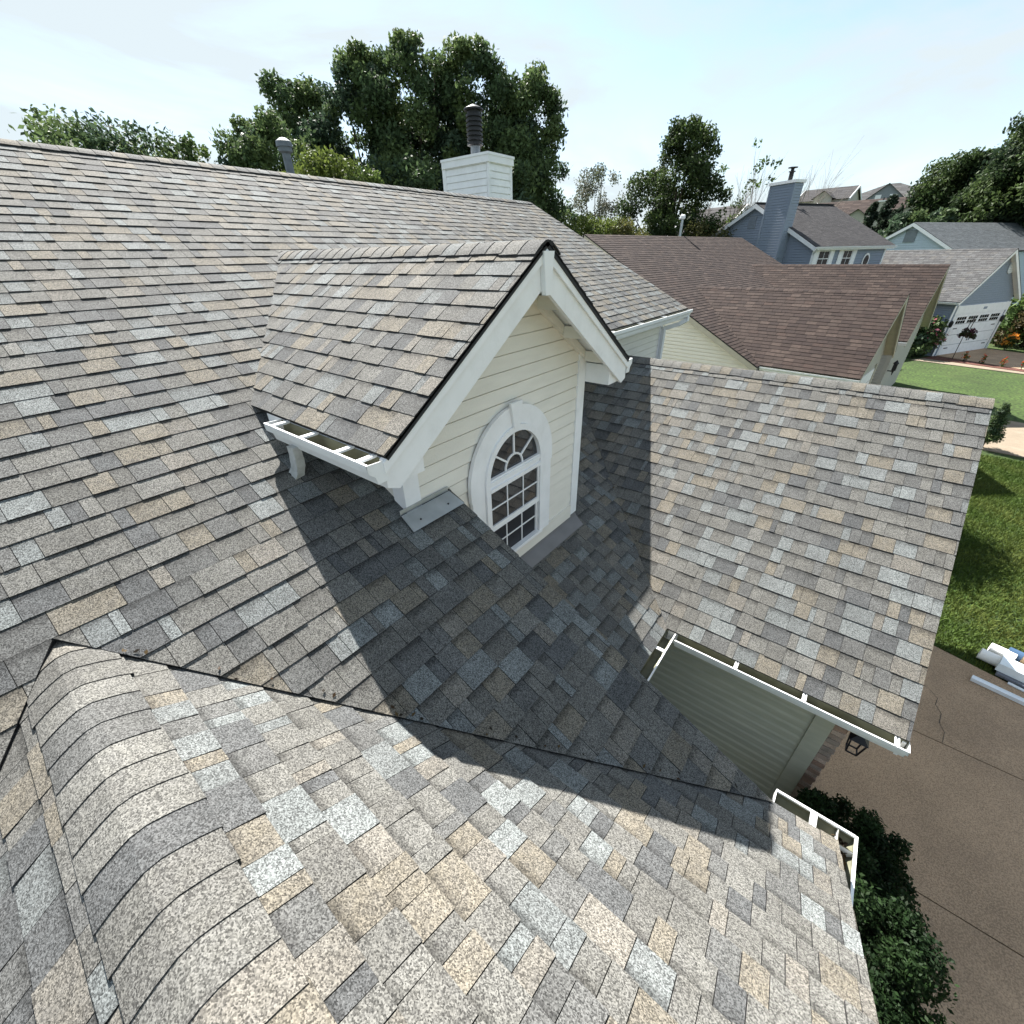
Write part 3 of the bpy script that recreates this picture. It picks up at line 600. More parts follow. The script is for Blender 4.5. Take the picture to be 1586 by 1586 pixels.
# ---- garage wing: gutters, walls, brick front
xin = xc2
G1 = gutter((xin + 0.12, yge + 0.012, zge - 0.012), (xg + 0.01, yge + 0.012, zge - 0.012), (0, -1, 0), 'gutter', garage_roof, hangers=(0.57, 1.13, 1.77), endcaps=(False, True))
gutter((xin - 0.012, 1.75, zge - 0.012), (xin - 0.012, yge - 0.01, zge - 0.012), (1, 0, 0), 'gutter', lower_roof, hangers=(1.37,), endcaps=(True, False))
for ob in (G1,): pass
yW = 3.767; xF = 0.86
garage_wall = MB(); garage_wall.box((-2.2, yW + 0.02, GZ), (xF, yW + 0.10, zge - 0.12)); garage_wall.box((xF - 0.1, yW + 0.10, GZ), (xF, 9.5, zge - 0.1)); garage_wall.box((-3.3, 9.45, GZ), (xF, 9.55, zge - 0.1))
garage_wall.prism([(xF - 0.1, yW + 0.1, zge - 0.11), (xF - 0.1, 9.5, zge - 0.11), (xF - 0.1, ygr, zgr - 0.12)], (0.1, 0, 0))
garage_wall = garage_wall.build('garage_wall', M['cream'], house)
for b in lap_boards([(-2.2, GZ + 0.25), (xF - 0.13, GZ + 0.25), (xF - 0.13, zge - 0.12), (-2.2, zge - 0.12)], lambda s_, z, d: (s_, yW - d, z), (0, -1, 0), -6.0, t0=0.0, t1=0.020, groove=0.002, gd=-0.004, dutch=0.042): b.build('siding_board', M['cream_shade'], garage_wall)
part_box('corner_board', (xF - 0.13, yW - 0.034, GZ + 0.2), (xF + 0.02, yW + 0.01, zge - 0.12), M['cream_shade'], garage_wall)
part_box('corner_board', (xF + 0.0205, yW - 0.03, GZ + 0.2), (xF + 0.028, yW + 0.13, zge - 0.12), M['cream_shade'], garage_wall)
part_box('soffit', (xin, yge + 0.02, zge - 0.16), (xg - 0.03, yW + 0.02, zge - 0.145), M['white'], garage_roof)
part_box('fascia', (xin + 0.02, yge + 0.014, zge - 0.165), (xg - 0.002, yge + 0.034, zge - 0.02), M['white'], garage_roof)
part_box('foundation', (-2.2, yW - 0.004, GZ - 0.1), (xF + 0.01, yW + 0.019, GZ + 0.245), M['concrete'], garage_wall)
for sgn in (-1, 1):
    mb = MB(); ye_ = ygr + sgn * (ygr - yge); q = [(xg - 0.03, ygr, zgr - 0.034), (xg - 0.03, ye_, zge - 0.034), (xg - 0.03, ye_, zge - 0.20), (xg - 0.03, ygr, zgr - 0.22)]
    mb.prism(q if sgn > 0 else q[::-1], (0.026, 0, 0)); mb.build('rake_board', M['white'], garage_roof)
    mb = MB(); q = [(xF, ygr, zgr - 0.13), (xg - 0.031, ygr, zgr - 0.13), (xg - 0.031, ye_, zge - 0.13), (xF, ye_, zge - 0.13)]; mb.prism(q if sgn < 0 else q[::-1], (0, 0, 0.012)); mb.build('soffit', M['white'], garage_roof)
# brick veneer pier beside the garage door
pier = part_box('brick_pier', (xF + 0.03, yW + 0.012, GZ), (xF + 0.125, 4.56, zge - 0.20), M['mortar'], house)
bmesh_cache = []
for k in range(6):
    mb = MB(); c = random.uniform(0.8, 1.2); tn = random.choice([(0.30, 0.20, 0.15), (0.34, 0.26, 0.21), (0.22, 0.15, 0.12), (0.38, 0.31, 0.26)]); mb.box((0, 0, 0), (0.105, 0.190, 0.057), tone=tuple(v * c for v in tn)); bmesh_cache.append(mb.mesh('brick', M['brick']))
row = 0; zz = GZ + 0.01
while zz < zge - 0.27:
    off = -0.004 if row % 2 else 0.0
    for k in range(4):
        y0 = yW + 0.004 + off + k * 0.2
        o = bpy.data.objects.new('brick', bmesh_cache[random.randrange(6)]); C.objects.link(o); o.location = (xF + 0.031 + (0.008 if row % 2 else 0), y0, zz); o.parent = pier
    zz += 0.067; row += 1
# coach lamp on the brick
lx, ly, lz = xF + 0.14, 3.90, -4.05
lamp = MB(); lamp.box((lx, ly - 0.05, lz - 0.11), (lx + 0.02, ly + 0.05, lz + 0.09)); lamp.tube([(lx + 0.01, ly, lz + 0.04), (lx + 0.07, ly, lz + 0.09), (lx + 0.13, ly, lz + 0.08), (lx + 0.13, ly, lz + 0.03)], 0.009, 6)
lamp = lamp.build('wall_lamp', M['black'], house)
mb = MB(); c = V((lx + 0.13, ly, 0)); 
t4 = [(c.x + i * 0.075, c.y + j * 0.075, lz - 0.02) for i, j in ((-1, -1), (1, -1), (1, 1), (-1, 1))]; ap = (c.x, c.y, lz + 0.05)
for k in range(4): mb.poly([t4[k], t4[(k + 1) % 4], ap])
mb.poly(t4[::-1]); 
for i, j in ((-1, -1), (1, -1), (1, 1), (-1, 1)): mb.obox((c.x + i * 0.062, c.y + j * 0.062, lz - 0.02), (c.x + i * 0.042, c.y + j * 0.042, lz - 0.22), 0.012, 0.012, up=(1, 0, 0))
for k in range(4):
    i, j = ((-1, -1), (1, -1), (1, 1), (-1, 1))[k]; i2, j2 = ((1, -1), (1, 1), (-1, 1), (-1, -1))[k]; mb.obox((c.x + i * 0.043, c.y + j * 0.043, lz - 0.22), (c.x + i2 * 0.043, c.y + j2 * 0.043, lz - 0.22), 0.012, 0.012)
mb.build('lamp_cage', M['black'], lamp)

# ---- porch wing: gutters, walls
zg = zwe - 0.03
gutter((xc + 0.01, yE + 0.012, zg), (xwe + 0.075, yE + 0.012, zg), (0, 1, 0), 'gutter', porch_roof, depth=0.10, hangers=(0.19,), endcaps=(True, False))
gutter((xwe + 0.0, yE + 0.11, zg), (xwe + 0.0, 0.6, zg), (1, 0, 0), 'gutter', porch_roof, depth=0.085, endcaps=(False, True))
leaves = MB()
for k in range(90):
    a = random.uniform(0, 1); c = V((min(xwe + 0.05, xwe + random.gauss(0, 0.05)), min(yE + 0.075, yE + 0.04 + random.gauss(0, 0.03) - 0.05 * a), zg - 0.06 + random.uniform(0, 0.03))); d = V((random.gauss(0, 1), random.gauss(0, 1), random.gauss(0, 0.4))).normalized() * 0.014; e_ = d.cross(V((random.gauss(0, 1), random.gauss(0, 1), 1))).normalized() * 0.008
    tn = random.choice([(0.05, 0.035, 0.02), (0.09, 0.06, 0.03), (0.03, 0.022, 0.015)]); leaves.poly([c - d, c + e_, c + d, c - e_], 0, tn)
leaves.build('leaf_litter', M['leaf'], porch_roof, kind='stuff')
mb = MB(); mb.box((-1.0, 2 * yw - 1.55, GZ), (0.40, 1.55, zwe - 0.18)); mb.prism([(0.3, 1.55, zwe - 0.17), (0.3, 2 * yw - 1.55, zwe - 0.17), (0.3, yw, zwr - 0.12)][::-1], (0.1, 0, 0)); mb.build('porch_wall', M['cream'], house)
mb = MB(); q = [(xwe - 0.03, yw, zwr - 0.05), (xwe - 0.03, yE, zwe - 0.05), (xwe - 0.03, yE, zwe - 0.14), (xwe - 0.03, yw, zwr - 0.2)]; mb.prism(q, (0.026, 0, 0)); mb.build('rake_board', M['white'], porch_roof)

# a few leaves and grit caught in the valleys
deb = MB(); rr_ = random.Random(99)
def debris(P, n_, k):
    n_ = V(n_)
    for _ in range(k):
        c = P(rr_.random()) + n_ * 0.02; d = V((rr_.gauss(0, 1), rr_.gauss(0, 1), rr_.gauss(0, .3))).normalized() * rr_.uniform(0.006, 0.016); e_ = d.cross(n_).normalized() * rr_.uniform(0.004, 0.009)
        deb.poly([c - d, c + e_, c + d, c - e_], 0, rr_.choice([(0.05, 0.03, 0.015), (0.09, 0.06, 0.025), (0.025, 0.02, 0.014)]))
debris(lambda t: V((xw + t * (xc - xw), yw + t * (yE - yw) + rr_.uniform(0, 0.05) , z1(xw + t * (xc - xw)))), pM.n, 26)
debris(lambda t: V((XU + t * (xc2 - XU), yv(XU + t * (xc2 - XU)) - rr_.uniform(0.0, 0.12), z2(XU + t * (xc2 - XU)))), pL.n, 45)
deb.build('roof_debris', M['leaf'], house, kind='stuff')
# ---- chimney, flue, vent pipe
cx0, cx1, cy0, cy1, cb, ct = -9.62, -8.18, 9.51, 10.36, -1.26, 1.88
ch = MB(); ch.box((cx0 + 0.02, cy0 + 0.02, cb), (cx1 - 0.02, cy1 - 0.02, ct)); chimney = ch.build('chimney', M['cream'], house)
for b in lap_boards([(cx0 + 0.05, cb), (cx1 - 0.05, cb), (cx1 - 0.05, ct), (cx0 + 0.05, ct)], lambda s_, z, d: (s_, cy0 - d, z), (0, -1, 0), cb, e=0.135, groove=0.014): b.build('siding_board', M['white'], chimney)
for b in lap_boards([(cy0 + 0.05, cb), (cy1 - 0.05, cb), (cy1 - 0.05, ct), (cy0 + 0.05, ct)], lambda s_, z, d: (cx1 + d, s_, z), (1, 0, 0), cb, e=0.135, groove=0.014): b.build('siding_board', M['white'], chimney)
for x, y in ((cx0, cy0), (cx1, cy0), (cx1, cy1)):
    mb = MB(); mb.box((x - 0.05 + (0.02 if x == cx1 else -0.02 + 0.05 * 0), y - 0.02 if y == cy0 else y - 0.05, cb), (x + (0.02 if x == cx1 else 0.05), y + 0.05 if y == cy0 else y + 0.02, ct)); mb.build('corner_board', M['white'], chimney)
part_box('chimney_base', (cx0 + 0.1, 9.13, GZ), (cx1 - 0.1, cy1 - 0.05, cb - 0.001), M['cream'], chimney)
part_box('cap_band', (cx0 - 0.05, cy0 - 0.05, ct - 0.02), (cx1 + 0.05, cy1 + 0.05, ct + 0.11), M['white'], chimney)
part_box('chimney_cap', (cx0 - 0.065, cy0 - 0.065, ct + 0.111), (cx1 + 0.065, cy1 + 0.065, ct + 0.16), M['white'], chimney)
mb = MB(); fx, fy = -8.95, 9.95; mb.tube([(fx, fy, ct + 0.15), (fx, fy, ct + 0.40)], 0.115, 20); mb.build('flue', M['pipe'], chimney, smooth=False)
mb = MB(); 
for k in range(7): mb.tube([(fx, fy, ct + 0.41 + k * 0.085), (fx, fy, ct + 0.412 + k * 0.085), (fx, fy, ct + 0.455 + k * 0.085)], [0.15, 0.19, 0.19], 20)
mb.tube([(fx, fy, ct + 0.40), (fx, fy, ct + 1.04)], 0.148, 20); mb.tube([(fx, fy, ct + 1.04), (fx, fy, ct + 1.07), (fx, fy, ct + 1.15)], [0.23, 0.23, 0.03], 20); mb.build('flue_cap', M['black'], chimney)
vx, vy = -7.75, 4.36
mb = MB(); mb.tube([(vx, vy, 0.4), (vx, vy, 1.40)], 0.06, 16); vp = mb.build('vent_pipe', M['pipe'], house)
mb = MB(); mb.tube([(vx, vy, 1.37), (vx, vy, 1.39), (vx, vy, 1.44), (vx, vy, 1.445), (vx, vy, 1.51), (vx, vy, 1.55)], [0.065, 0.098, 0.098, 0.115, 0.11, 0.05], 16); mb.build('vent_cap', M['pipe'], vp)

#%%NEIGHBOURS%%
# ================================================================== GROUND
def smooth(t): t = max(0.0, min(1.0, t)); return t * t * (3 - 2 * t)
def gh(x, y):
    r = math.hypot(x, y); az = math.degrees(math.atan2(x, y))
    k = smooth((az + 34) / 22) if az > -90 else 0
    if abs(az) > 90: k = 0
    return GZ + 13.0 * smooth((r - 56) / 95) * k
mb = MB(); xs = [-400, -250, -160, -110, -80, -60, -45, -35, -28, -22, -17, -12, -8, -4, 0, 4, 8, 12, 16, 20, 26, 34, 44, 60, 80, 110, 160, 250, 400]
ys = [-400, -200, -100, -60, -40, -25, -12, -4, 4, 12, 20, 28, 36, 44, 52, 60, 68, 76, 84, 92, 100, 110, 120, 130, 140, 155, 175, 210, 260, 330, 420, 600]
idx = [[mb.vert((x, y, gh(x, y))) for x in xs] for y in ys]
for j in range(len(ys) - 1):
    for i in range(len(xs) - 1): mb.f.append([idx[j][i], idx[j][i + 1], idx[j + 1][i + 1], idx[j + 1][i]]); mb.mi.append(0)
ground = mb.build('ground', M['lawn'], smooth=True, kind='structure')
def slab(name, pts, mat, top=0.03, parent=None, **kw):
    mb = MB(); ar = area_sign(pts); p = pts if ar > 0 else pts[::-1]
    mb.prism([(x, y, GZ + top) for x, y in p], (0, 0, -0.25)); return mb.build(name, mat, parent, **kw)
drive = bpy.data.objects.new('driveway', None); C.objects.link(drive); drive.location = (5, 5, GZ); drive['kind'] = 'structure'
dedge = [(xF + 0.13, 8.62), (2.56, 8.50), (3.2, 8.30), (3.72, 8.15), (8, 7.5), (18, 7.4)]
jx = [xF + 0.13, 8.0, 18.0]
slab('driveway_slab', [(0.2, 1.0), (18, 1.0), (18, 4.03), (0.2, 4.03)], M['drive'], 0.03, drive)
slab('driveway_slab', [(xF + 0.13, 4.045), (18, 4.045), (18, 6.28), (xF + 0.13, 6.325)], M['drive'], 0.03, drive)
slab('driveway_slab', [(xF + 0.13, 6.34), (18, 6.295)] + dedge[::-1], M['drive'], 0.032, drive)
slab('joint_filler', [(0.3, 1.2), (17.9, 1.2), (17.9, 7.3), (0.3, 7.3)], M['mulch'], 0.008, drive)
def crack(pts, w=0.012):
    mb = MB()
    for a, b in zip(pts[:-1], pts[1:]):
        a = V((*a, GZ + 0.036)); b = V((*b, GZ + 0.036)); d = (b - a).normalized(); s_ = V((-d.y, d.x, 0)) * w * random.uniform(0.3, 0.7); e_ = d * 0.006
        mb.poly([a - s_ - e_, b - s_ + e_, b + s_ + e_, a + s_ - e_])
    mb.build('driveway_crack', M['deck'], drive)
crack([(2.45, 7.35), (2.55, 7.2), (2.52, 7.05), (2.58, 6.9), (2.55, 6.7), (2.6, 6.55), (2.57, 6.345)], 0.006)
crack([(2.42, 7.36), (2.2, 7.5), (1.95, 7.6), (1.7, 7.62)], 0.008)
# grass blades over the lawn that is near
def blades(n, region, h=(0.05, 0.10), seed=5):
    r = np.random.default_rng(seed); x0, x1, y0, y1 = region
    P = np.stack([r.uniform(x0, x1, n), r.uniform(y0, y1, n)], 1)
    ed = np.interp(P[:, 0], [p[0] for p in dedge], [p[1] for p in dedge]); ok = (P[:, 1] > ed + 0.02) & ((P[:, 1] < 19.9)); P = P[ok]; n = len(P)
    hh = r.uniform(h[0], h[1], n); a = r.uniform(0, 2 * np.pi, n); w = r.uniform(0.006, 0.014, n); ln = r.normal(0, 0.035, (n, 2))
    base = np.column_stack([P, np.full(n, GZ)])
    d = np.column_stack([np.cos(a) * w, np.sin(a) * w, np.zeros(n)])
    tip = base + np.column_stack([ln, hh])
    v = np.stack([base - d, base + d, tip], 1).reshape(-1, 3)
    clump = 0.5 + 0.5 * np.sin(P[:, 0] * 2.1 + np.sin(P[:, 1] * 1.3) * 2) * np.sin(P[:, 1] * 1.7 + np.cos(P[:, 0] * .9) * 2)
    g = np.stack([0.058 + 0.045 * clump, 0.096 + 0.03 * clump, 0.018 + 0.012 * clump], 1) * r.uniform(0.65, 1.35, (n, 1))
    return v, np.repeat(g, 3, 0), 3
def np_mesh(name, v, tone, k, mat, parent=None, **props):
    me = bpy.data.meshes.new(name); n = len(v); me.vertices.add(n); me.vertices.foreach_set('co', np.asarray(v, np.float32).ravel())
    nf = n // k; me.loops.add(n); me.loops.foreach_set('vertex_index', np.arange(n, dtype=np.int32)); me.polygons.add(nf)
    me.polygons.foreach_set('loop_start', np.arange(0, n, k, dtype=np.int32))
    me.materials.append(mat); ca = me.attributes.new('tone', 'FLOAT_COLOR', 'POINT'); arr = np.ones((n, 4), np.float32); arr[:, :3] = tone; ca.data.foreach_set('color', arr.ravel())
    me.update(calc_edges=True); o = bpy.data.objects.new(name, me); C.objects.link(o); attach(o, parent)
    for kk, vv in props.items(): o[kk] = vv
    return o
v, g, k = blades(150000, (1.0, 9.0, 7.6, 20), seed=5); np_mesh('grass', v, g, k, M['blade'], kind='stuff')

# ================================================================== PLANTS
def leafcloud(centers, radii, n, size, tones, seed, aspect=0.55):
    """n leaf quads spread through soft overlapping clumps; tones = rgb picked per clump, varied per leaf"""
    r = np.random.default_rng(seed); centers = np.asarray(centers, float); radii = np.asarray(radii, float)
    w = radii ** 2.2; w /= w.sum(); ci = r.choice(len(centers), n, p=w)
    d = r.normal(0, 1, (n, 3)); d /= np.linalg.norm(d, axis=1, keepdims=True); rad = radii[ci] * (r.uniform(0, 1, n) ** 0.42) * r.choice([1.0, 1.0, 1.25], n)
    P = centers[ci] + d * rad[:, None] * np.array([1, 1, 0.9])
    a = r.normal(0, 1, (n, 3)); a /= np.linalg.norm(a, axis=1, keepdims=True)
    b = np.cross(a, r.normal(0, 1, (n, 3))); b /= np.linalg.norm(b, axis=1, keepdims=True)
    s_ = r.uniform(0.6, 1.3, n)[:, None] * size
    a *= s_; b *= s_ * aspect
    v = np.stack([P - a, P + b * 0.9 - a * 0.1, P + a, P - b * 0.9 - a * 0.1], 1).reshape(-1, 3)
    tn = np.asarray(tones)[r.integers(0, len(tones), len(centers))][ci] * r.uniform(0.6, 1.4, (n, 1))
    return v, np.repeat(tn, 4, 0)
def at_az(az, dist, z=0.0): a = math.radians(az); return V((math.sin(a) * dist, math.cos(a) * dist, z))
DKG = [(0.0630, 0.0984, 0.0433), (0.0826, 0.1220, 0.0472), (0.0551, 0.0866, 0.0512), (0.0984, 0.1377, 0.0512)]
DK2 = [(0.0344, 0.0562, 0.0234), (0.0454, 0.0719, 0.0266), (0.0281, 0.0469, 0.0250), (0.0562, 0.0844, 0.0281)]
MDG = [(0.0690, 0.1076, 0.0304), (0.0896, 0.1310, 0.0359), (0.0580, 0.0911, 0.0304)]
LTG = [(0.0850, 0.1150, 0.0260), (0.1000, 0.1300, 0.0300), (0.0700, 0.1000, 0.0260)]
def tree(name, label, base, height, rad, n, leaf, tones, seed, shape='round', trunk_h=0.25, blobs=95, blob_r=0.2, group='trees beyond the houses', cat='tree', lean=(0, 0), gaps=1.0, mat='leaf', limbs=9):
    r = random.Random(seed); root = thing(name, label, cat, base, group); B = V(base)
    zc0 = height * trunk_h; cs, rs = [], []; n = int(n * 2.4); rad *= 1.06; leaf *= 0.66
    for k in range(blobs):
        t = ((k + r.random()) / blobs); z = zc0 + (height - zc0) * t
        if shape == 'cone': prof = (1 - t) ** 0.8 * 0.95 + 0.06
        elif shape == 'oval': prof = math.sin(math.pi * min(1, (t * 0.86 + 0.10))) ** 0.7
        elif shape == 'vase': prof = 0.35 + 0.65 * t ** 0.7 if t < 0.75 else 1.0 - (t - 0.75) * 2.2
        else: prof = math.sqrt(max(0.02, 1 - (2 * (t * 0.9 + 0.03) - 1) ** 2))
        a = r.uniform(0, 2 * math.pi); q = prof * rad * math.sqrt(r.uniform(0.02, 1.0)) * r.uniform(0.75, 1.0)
        br = blob_r * rad * r.uniform(0.65, 1.35) * (0.55 + 0.45 * prof) * gaps
        cs.append((B.x + math.cos(a) * q + lean[0] * t, B.y + math.sin(a) * q + lean[1] * t, B.z + min(z, height - br * 0.7))); rs.append(br)
    v, tn = leafcloud(cs, rs, n, leaf, tones, seed)
    np_mesh('crown', v, tn, 4, M[mat], root)
    mb = MB(); top = B + V((lean[0] * .6, lean[1] * .6, height * 0.72)); mb.tube([B, B + V((0, 0, height * 0.3)), top], [height * 0.022, height * 0.016, height * 0.005], 8)
    for k in range(limbs):
        c = V(cs[r.randrange(len(cs))]); t = r.uniform(0.2, 0.6); s_ = B + (top - B) * t; mid = (s_ + c) / 2 + V((0, 0, height * 0.02)); mb.tube([s_, mid, c], [height * 0.008, height * 0.005, height * 0.0015], 5)
    mb.build('trunk', M['bark'], root); return root
def bare_tree(label, base, height, spread, seed, n0=7, group='leafless trees beyond the houses', tilt=(0, 0), leaves=0, tones=MDG):
    r = random.Random(seed); root = thing('bare_tree', label, 'tree', base, group); mb = MB(); B = V(base); tips = []
    def grow(p, d, ln, rad, depth):
        q = p + d * ln * 0.5 + V((r.gauss(0, .03), r.gauss(0, .03), 0.02)) * ln; e_ = p + d * ln; mb.tube([p, q, e_], [rad, rad * 0.8, rad * 0.5], 5 if depth else 4, cap=False)
        tips.append(e_)
        if depth:
            for k in range(r.randint(3, 4)):
                nd = (d + V((r.gauss(0, .28) + tilt[0], r.gauss(0, .28) + tilt[1], r.gauss(0.12, .14)))).normalized(); grow(p + d * ln * r.uniform(0.45, 1.0), nd, ln * r.uniform(0.55, 0.75), rad * 0.5, depth - 1)
    for k in range(n0):
        d = V((r.gauss(0, spread) + tilt[0], r.gauss(0, spread) + tilt[1], 1)).normalized(); grow(B, d, height * r.uniform(0.42, 0.55), height * 0.006, 3)
    mb.build('branches', M['deadbark'], root)
    if leaves:
        sel = [tips[r.randrange(len(tips))] for _ in range(60)]; v, tn = leafcloud(sel, [0.35] * len(sel), leaves, 0.13, tones, seed); np_mesh('crown', v, tn, 4, M['leaf'], root)
    return root
g_ = lambda az, d: (lambda p: (p.x, p.y, gh(p.x, p.y)))(at_az(az, d))
# left, beyond the ridge
tree('leaning_tree', 'dark windswept tree at the far left behind the roof ridge', g_(-77.6, 27), 10.6, 3.3, 10000, 0.16, DKG, 101, lean=(1.5, 1), blob_r=0.24)
tree('leaning_tree', 'dark green tree sloping down to the right behind the left ridge caps', g_(-73.6, 27), 9.7, 1.9, 7000, 0.16, DKG, 102, blob_r=0.24)
tree('small_tree', 'thin loose small tree alone above the ridge left of the vent pipe', g_(-68.4, 26), 10.3, 1.1, 2000, 0.14, MDG, 103, blob_r=0.26, gaps=0.85)
tree('large_tree', 'dark round tree directly left of the roof vent pipe', g_(-62.3, 36), 13.2, 2.7, 11000, 0.21, DKG, 104, blob_r=0.24)
tree('bushy_tree', 'yellow green bushy tree right behind the roof vent pipe', g_(-57, 30), 10.7, 2.7, 11000, 0.16, LTG, 105, blob_r=0.25)
tree('bushy_tree', 'mid green bushy tree between the vent pipe and the dark tall trees', g_(-54.2, 31), 10.2, 2.0, 8000, 0.16, MDG, 106, blob_r=0.26)
tree('large_tree', 'tall dark tree with its top above the right side of the vent pipe', g_(-58.5, 44), 17.0, 4.2, 13000, 0.24, DKG, 107, shape='oval', blob_r=0.22)
tree('large_tree', 'tall dark tree in the middle of the row left of the white chimney', g_(-52.5, 42), 18.2, 4.0, 15000, 0.24, DKG, 108, shape='oval', blob_r=0.22)
tree('large_tree', 'tallest dark tree close to the left of the white chimney', g_(-47.5, 41), 18.8, 3.8, 15000, 0.24, DKG, 109, shape='oval', blob_r=0.22)
tree('large_tree', 'tall dark tree directly behind the white chimney and its black flue', g_(-42.3, 41), 18.4, 3.8, 15000, 0.24, DKG, 110, shape='oval', blob_r=0.22)
tree('large_tree', 'tall dark tree right of the white chimney with an edge against the sky', g_(-36.6, 40), 16.8, 4.0, 17000, 0.23, DKG, 111, shape='oval', blob_r=0.22)
tree('large_tree', 'dark lower tree filling the gap under the row left of the chimney', g_(-50, 36), 11.5, 3.4, 10000, 0.22, DKG, 112, trunk_h=0.1, blob_r=0.26)
tree('large_tree', 'dark lower tree filling the gap right behind the chimney', g_(-39.8, 35), 11.0, 3.4, 10000, 0.22, DKG, 113, trunk_h=0.1, blob_r=0.26)
tree('small_tree', 'dark small tree at the foot of the tall tree row near the main roof end', g_(-32.2, 44), 9.5, 2.2, 6000, 0.17, DKG, 114, trunk_h=0.1)
tree('sparse_tree', 'sparse grey green tree standing behind the light green hedge', g_(-28.6, 47), 12.4, 3.0, 4200, 0.15, [(0.10, 0.11, 0.075), (0.075, 0.09, 0.05), (0.12, 0.12, 0.09)], 115, blob_r=0.22, gaps=0.9, limbs=24)
for k, (az, d, h, rr) in enumerate(((-30.6, 38, 8.3, 2.4), (-27.8, 38, 8.1, 2.3), (-25.2, 38, 8.0, 2.1))):
    tree('shrub', ['light green rounded shrub next to the end of the shingled main roof', 'light green rounded shrub in the middle of the hedge under the sparse tree', 'brownish green shrub beside the tall maple behind the brown roof'][k], g_(az, d), h, rr, 7500, 0.15, LTG if k < 2 else [(0.10, 0.095, 0.03), (0.085, 0.10, 0.03)], 120 + k, trunk_h=0.05, blob_r=0.28, group='shrubs behind the brown roof', cat='shrub')
tree('maple_tree', 'tall oval maple standing alone behind the brown roof', g_(-20.9, 44), 14.4, 3.9, 18000, 0.19, [(0.046, 0.07, 0.024), (0.06, 0.09, 0.028), (0.036, 0.056, 0.022)], 131, shape='oval', trunk_h=0.12, blob_r=0.2)
bare_tree('leafless thin tree left of the blue chimney with a few green leaves', g_(-15.4, 46), 11.0, 0.22, 141, leaves=1500)
bare_tree('leafless whippy tree right of the blue chimney leaning right', g_(-9.9, 60), 12.0, 0.14, 142, n0=9, tilt=(0.05, 0))
tree('shrub', 'yellowish brush under the leafless tree left of the blue house', g_(-17.2, 42), 8.0, 2.2, 5000, 0.15, [(0.10, 0.095, 0.035), (0.08, 0.085, 0.03)], 143, trunk_h=0.05, blob_r=0.28, group='shrubs behind the brown roof', cat='shrub')
for k, (az, d, h, rr) in enumerate(((2.4, 80, 12.5, 5.0), (4.8, 76, 15.2, 5.2), (8.2, 74, 16.0, 6.2), (0.6, 72, 8.2, 3.4))):
    tree('large_tree', ['big dark tree over the pale blue house, left end of its group', 'big dark tree with a pointed top over the pale blue house', 'big dark tree at the right edge of the sky', 'lower yellow green tree at the left foot of the big dark trees'][k], g_(az, d), h, rr, 15000, 0.32, DK2 if k < 3 else DKG, 150 + k, trunk_h=0.08, blob_r=0.24, group='big trees over the pale blue house')
for k, (az, d, h, rr) in enumerate(((-3.35, 78, 9.0, 1.9), (-2.25, 80, 9.4, 2.0), (-1.45, 79, 8.2, 1.9), (-4.3, 82, 6.6, 1.5))):
    tree('evergreen', ['dark pointed evergreen, leftmost of three in front of the townhouses', 'dark pointed evergreen, middle of three in front of the townhouses', 'dark pointed evergreen nearest the pale blue gable', 'small green bush above the grey roof of the blue house'][k], g_(az, d), h, rr, 7000, 0.22, [(0.022, 0.036, 0.024), (0.03, 0.045, 0.027)], 160 + k, shape='cone', trunk_h=0.04, blob_r=0.26, group='evergreens below the townhouses')
# ================================================================== NEIGHBOUR HOUSES
def frame(phi):
    a = math.radians(phi); return lambda p, q, z: V((math.cos(a) * p + math.sin(a) * q, -math.sin(a) * p + math.cos(a) * q, z))
def roof_slope(T, P4, name, parent, pal, seed, mat='shingle_far', e=0.145, widths=(0.30,), thick=(0.010, 0.0125), th=0.03, region=None, lift=0.0, field='shingles'):
    """P4: eave start, eave end, ridge end, ridge start in local coordinates; polygon may be given instead (first two points = eave)"""
    W4 = [T(*p) for p in P4]; u = (W4[1] - W4[0]).normalized(); n = u.cross(W4[-1] - W4[0]); v = n.cross(u).normalized()
    if v.z < 0: v = -v
    pl = Plane(W4[0], u, v); poly = [pl.uv(w) for w in W4]
    d = deck(pl, poly, name, parent, th=th, drop=-lift)
    mb = MB()
    for t in tabs_on(pl, [poly], e, 0.0, seed, widths=widths, pal=pal, thick=thick, slivers=False, gap=0.006): put_tab(mb, (t[0], t[1], [h + lift for h in t[2]], t[3], t[4]))
    mb.build(field, M[mat], d, kind='stuff'); return d
def lap_wall(T, poly, P, out, parent, mat, name='wall', e=0.125, th=0.12):
    """wall with joined lap siding; poly convex in (s,z); P(s,z,d) local -> world through T"""
    PP = lambda s_, z, d: T(*P(s_, z, d)); o_ = (PP(0, 0, 1) - PP(0, 0, 0))
    mb = MB(); pts = [PP(s_, z, -0.018) for s_, z in poly]; nrm = (pts[1] - pts[0]).cross(pts[2] - pts[0]).dot(o_)
    mb.prism(pts if nrm > 0 else pts[::-1], -o_ * th); w = mb.build(name, mat, parent)
    m = merge(lap_boards(poly, PP, o_, min(p[1] for p in poly), e=e, t1=0.022, groove=0.03, gd=-0.016)); m.build('siding', mat, w, kind='stuff'); return w
def tbox(T, name, lo, hi, mat, parent): mb = MB(); mb.box(lo, hi, T=T); return mb.build(name, mat, parent)
def tbar(T, name, a, b, w, h, mat, parent, up=(0, 0, 1)): mb = MB(); mb.obox(T(*a), T(*b), w, h, up); return mb.build(name, mat, parent)
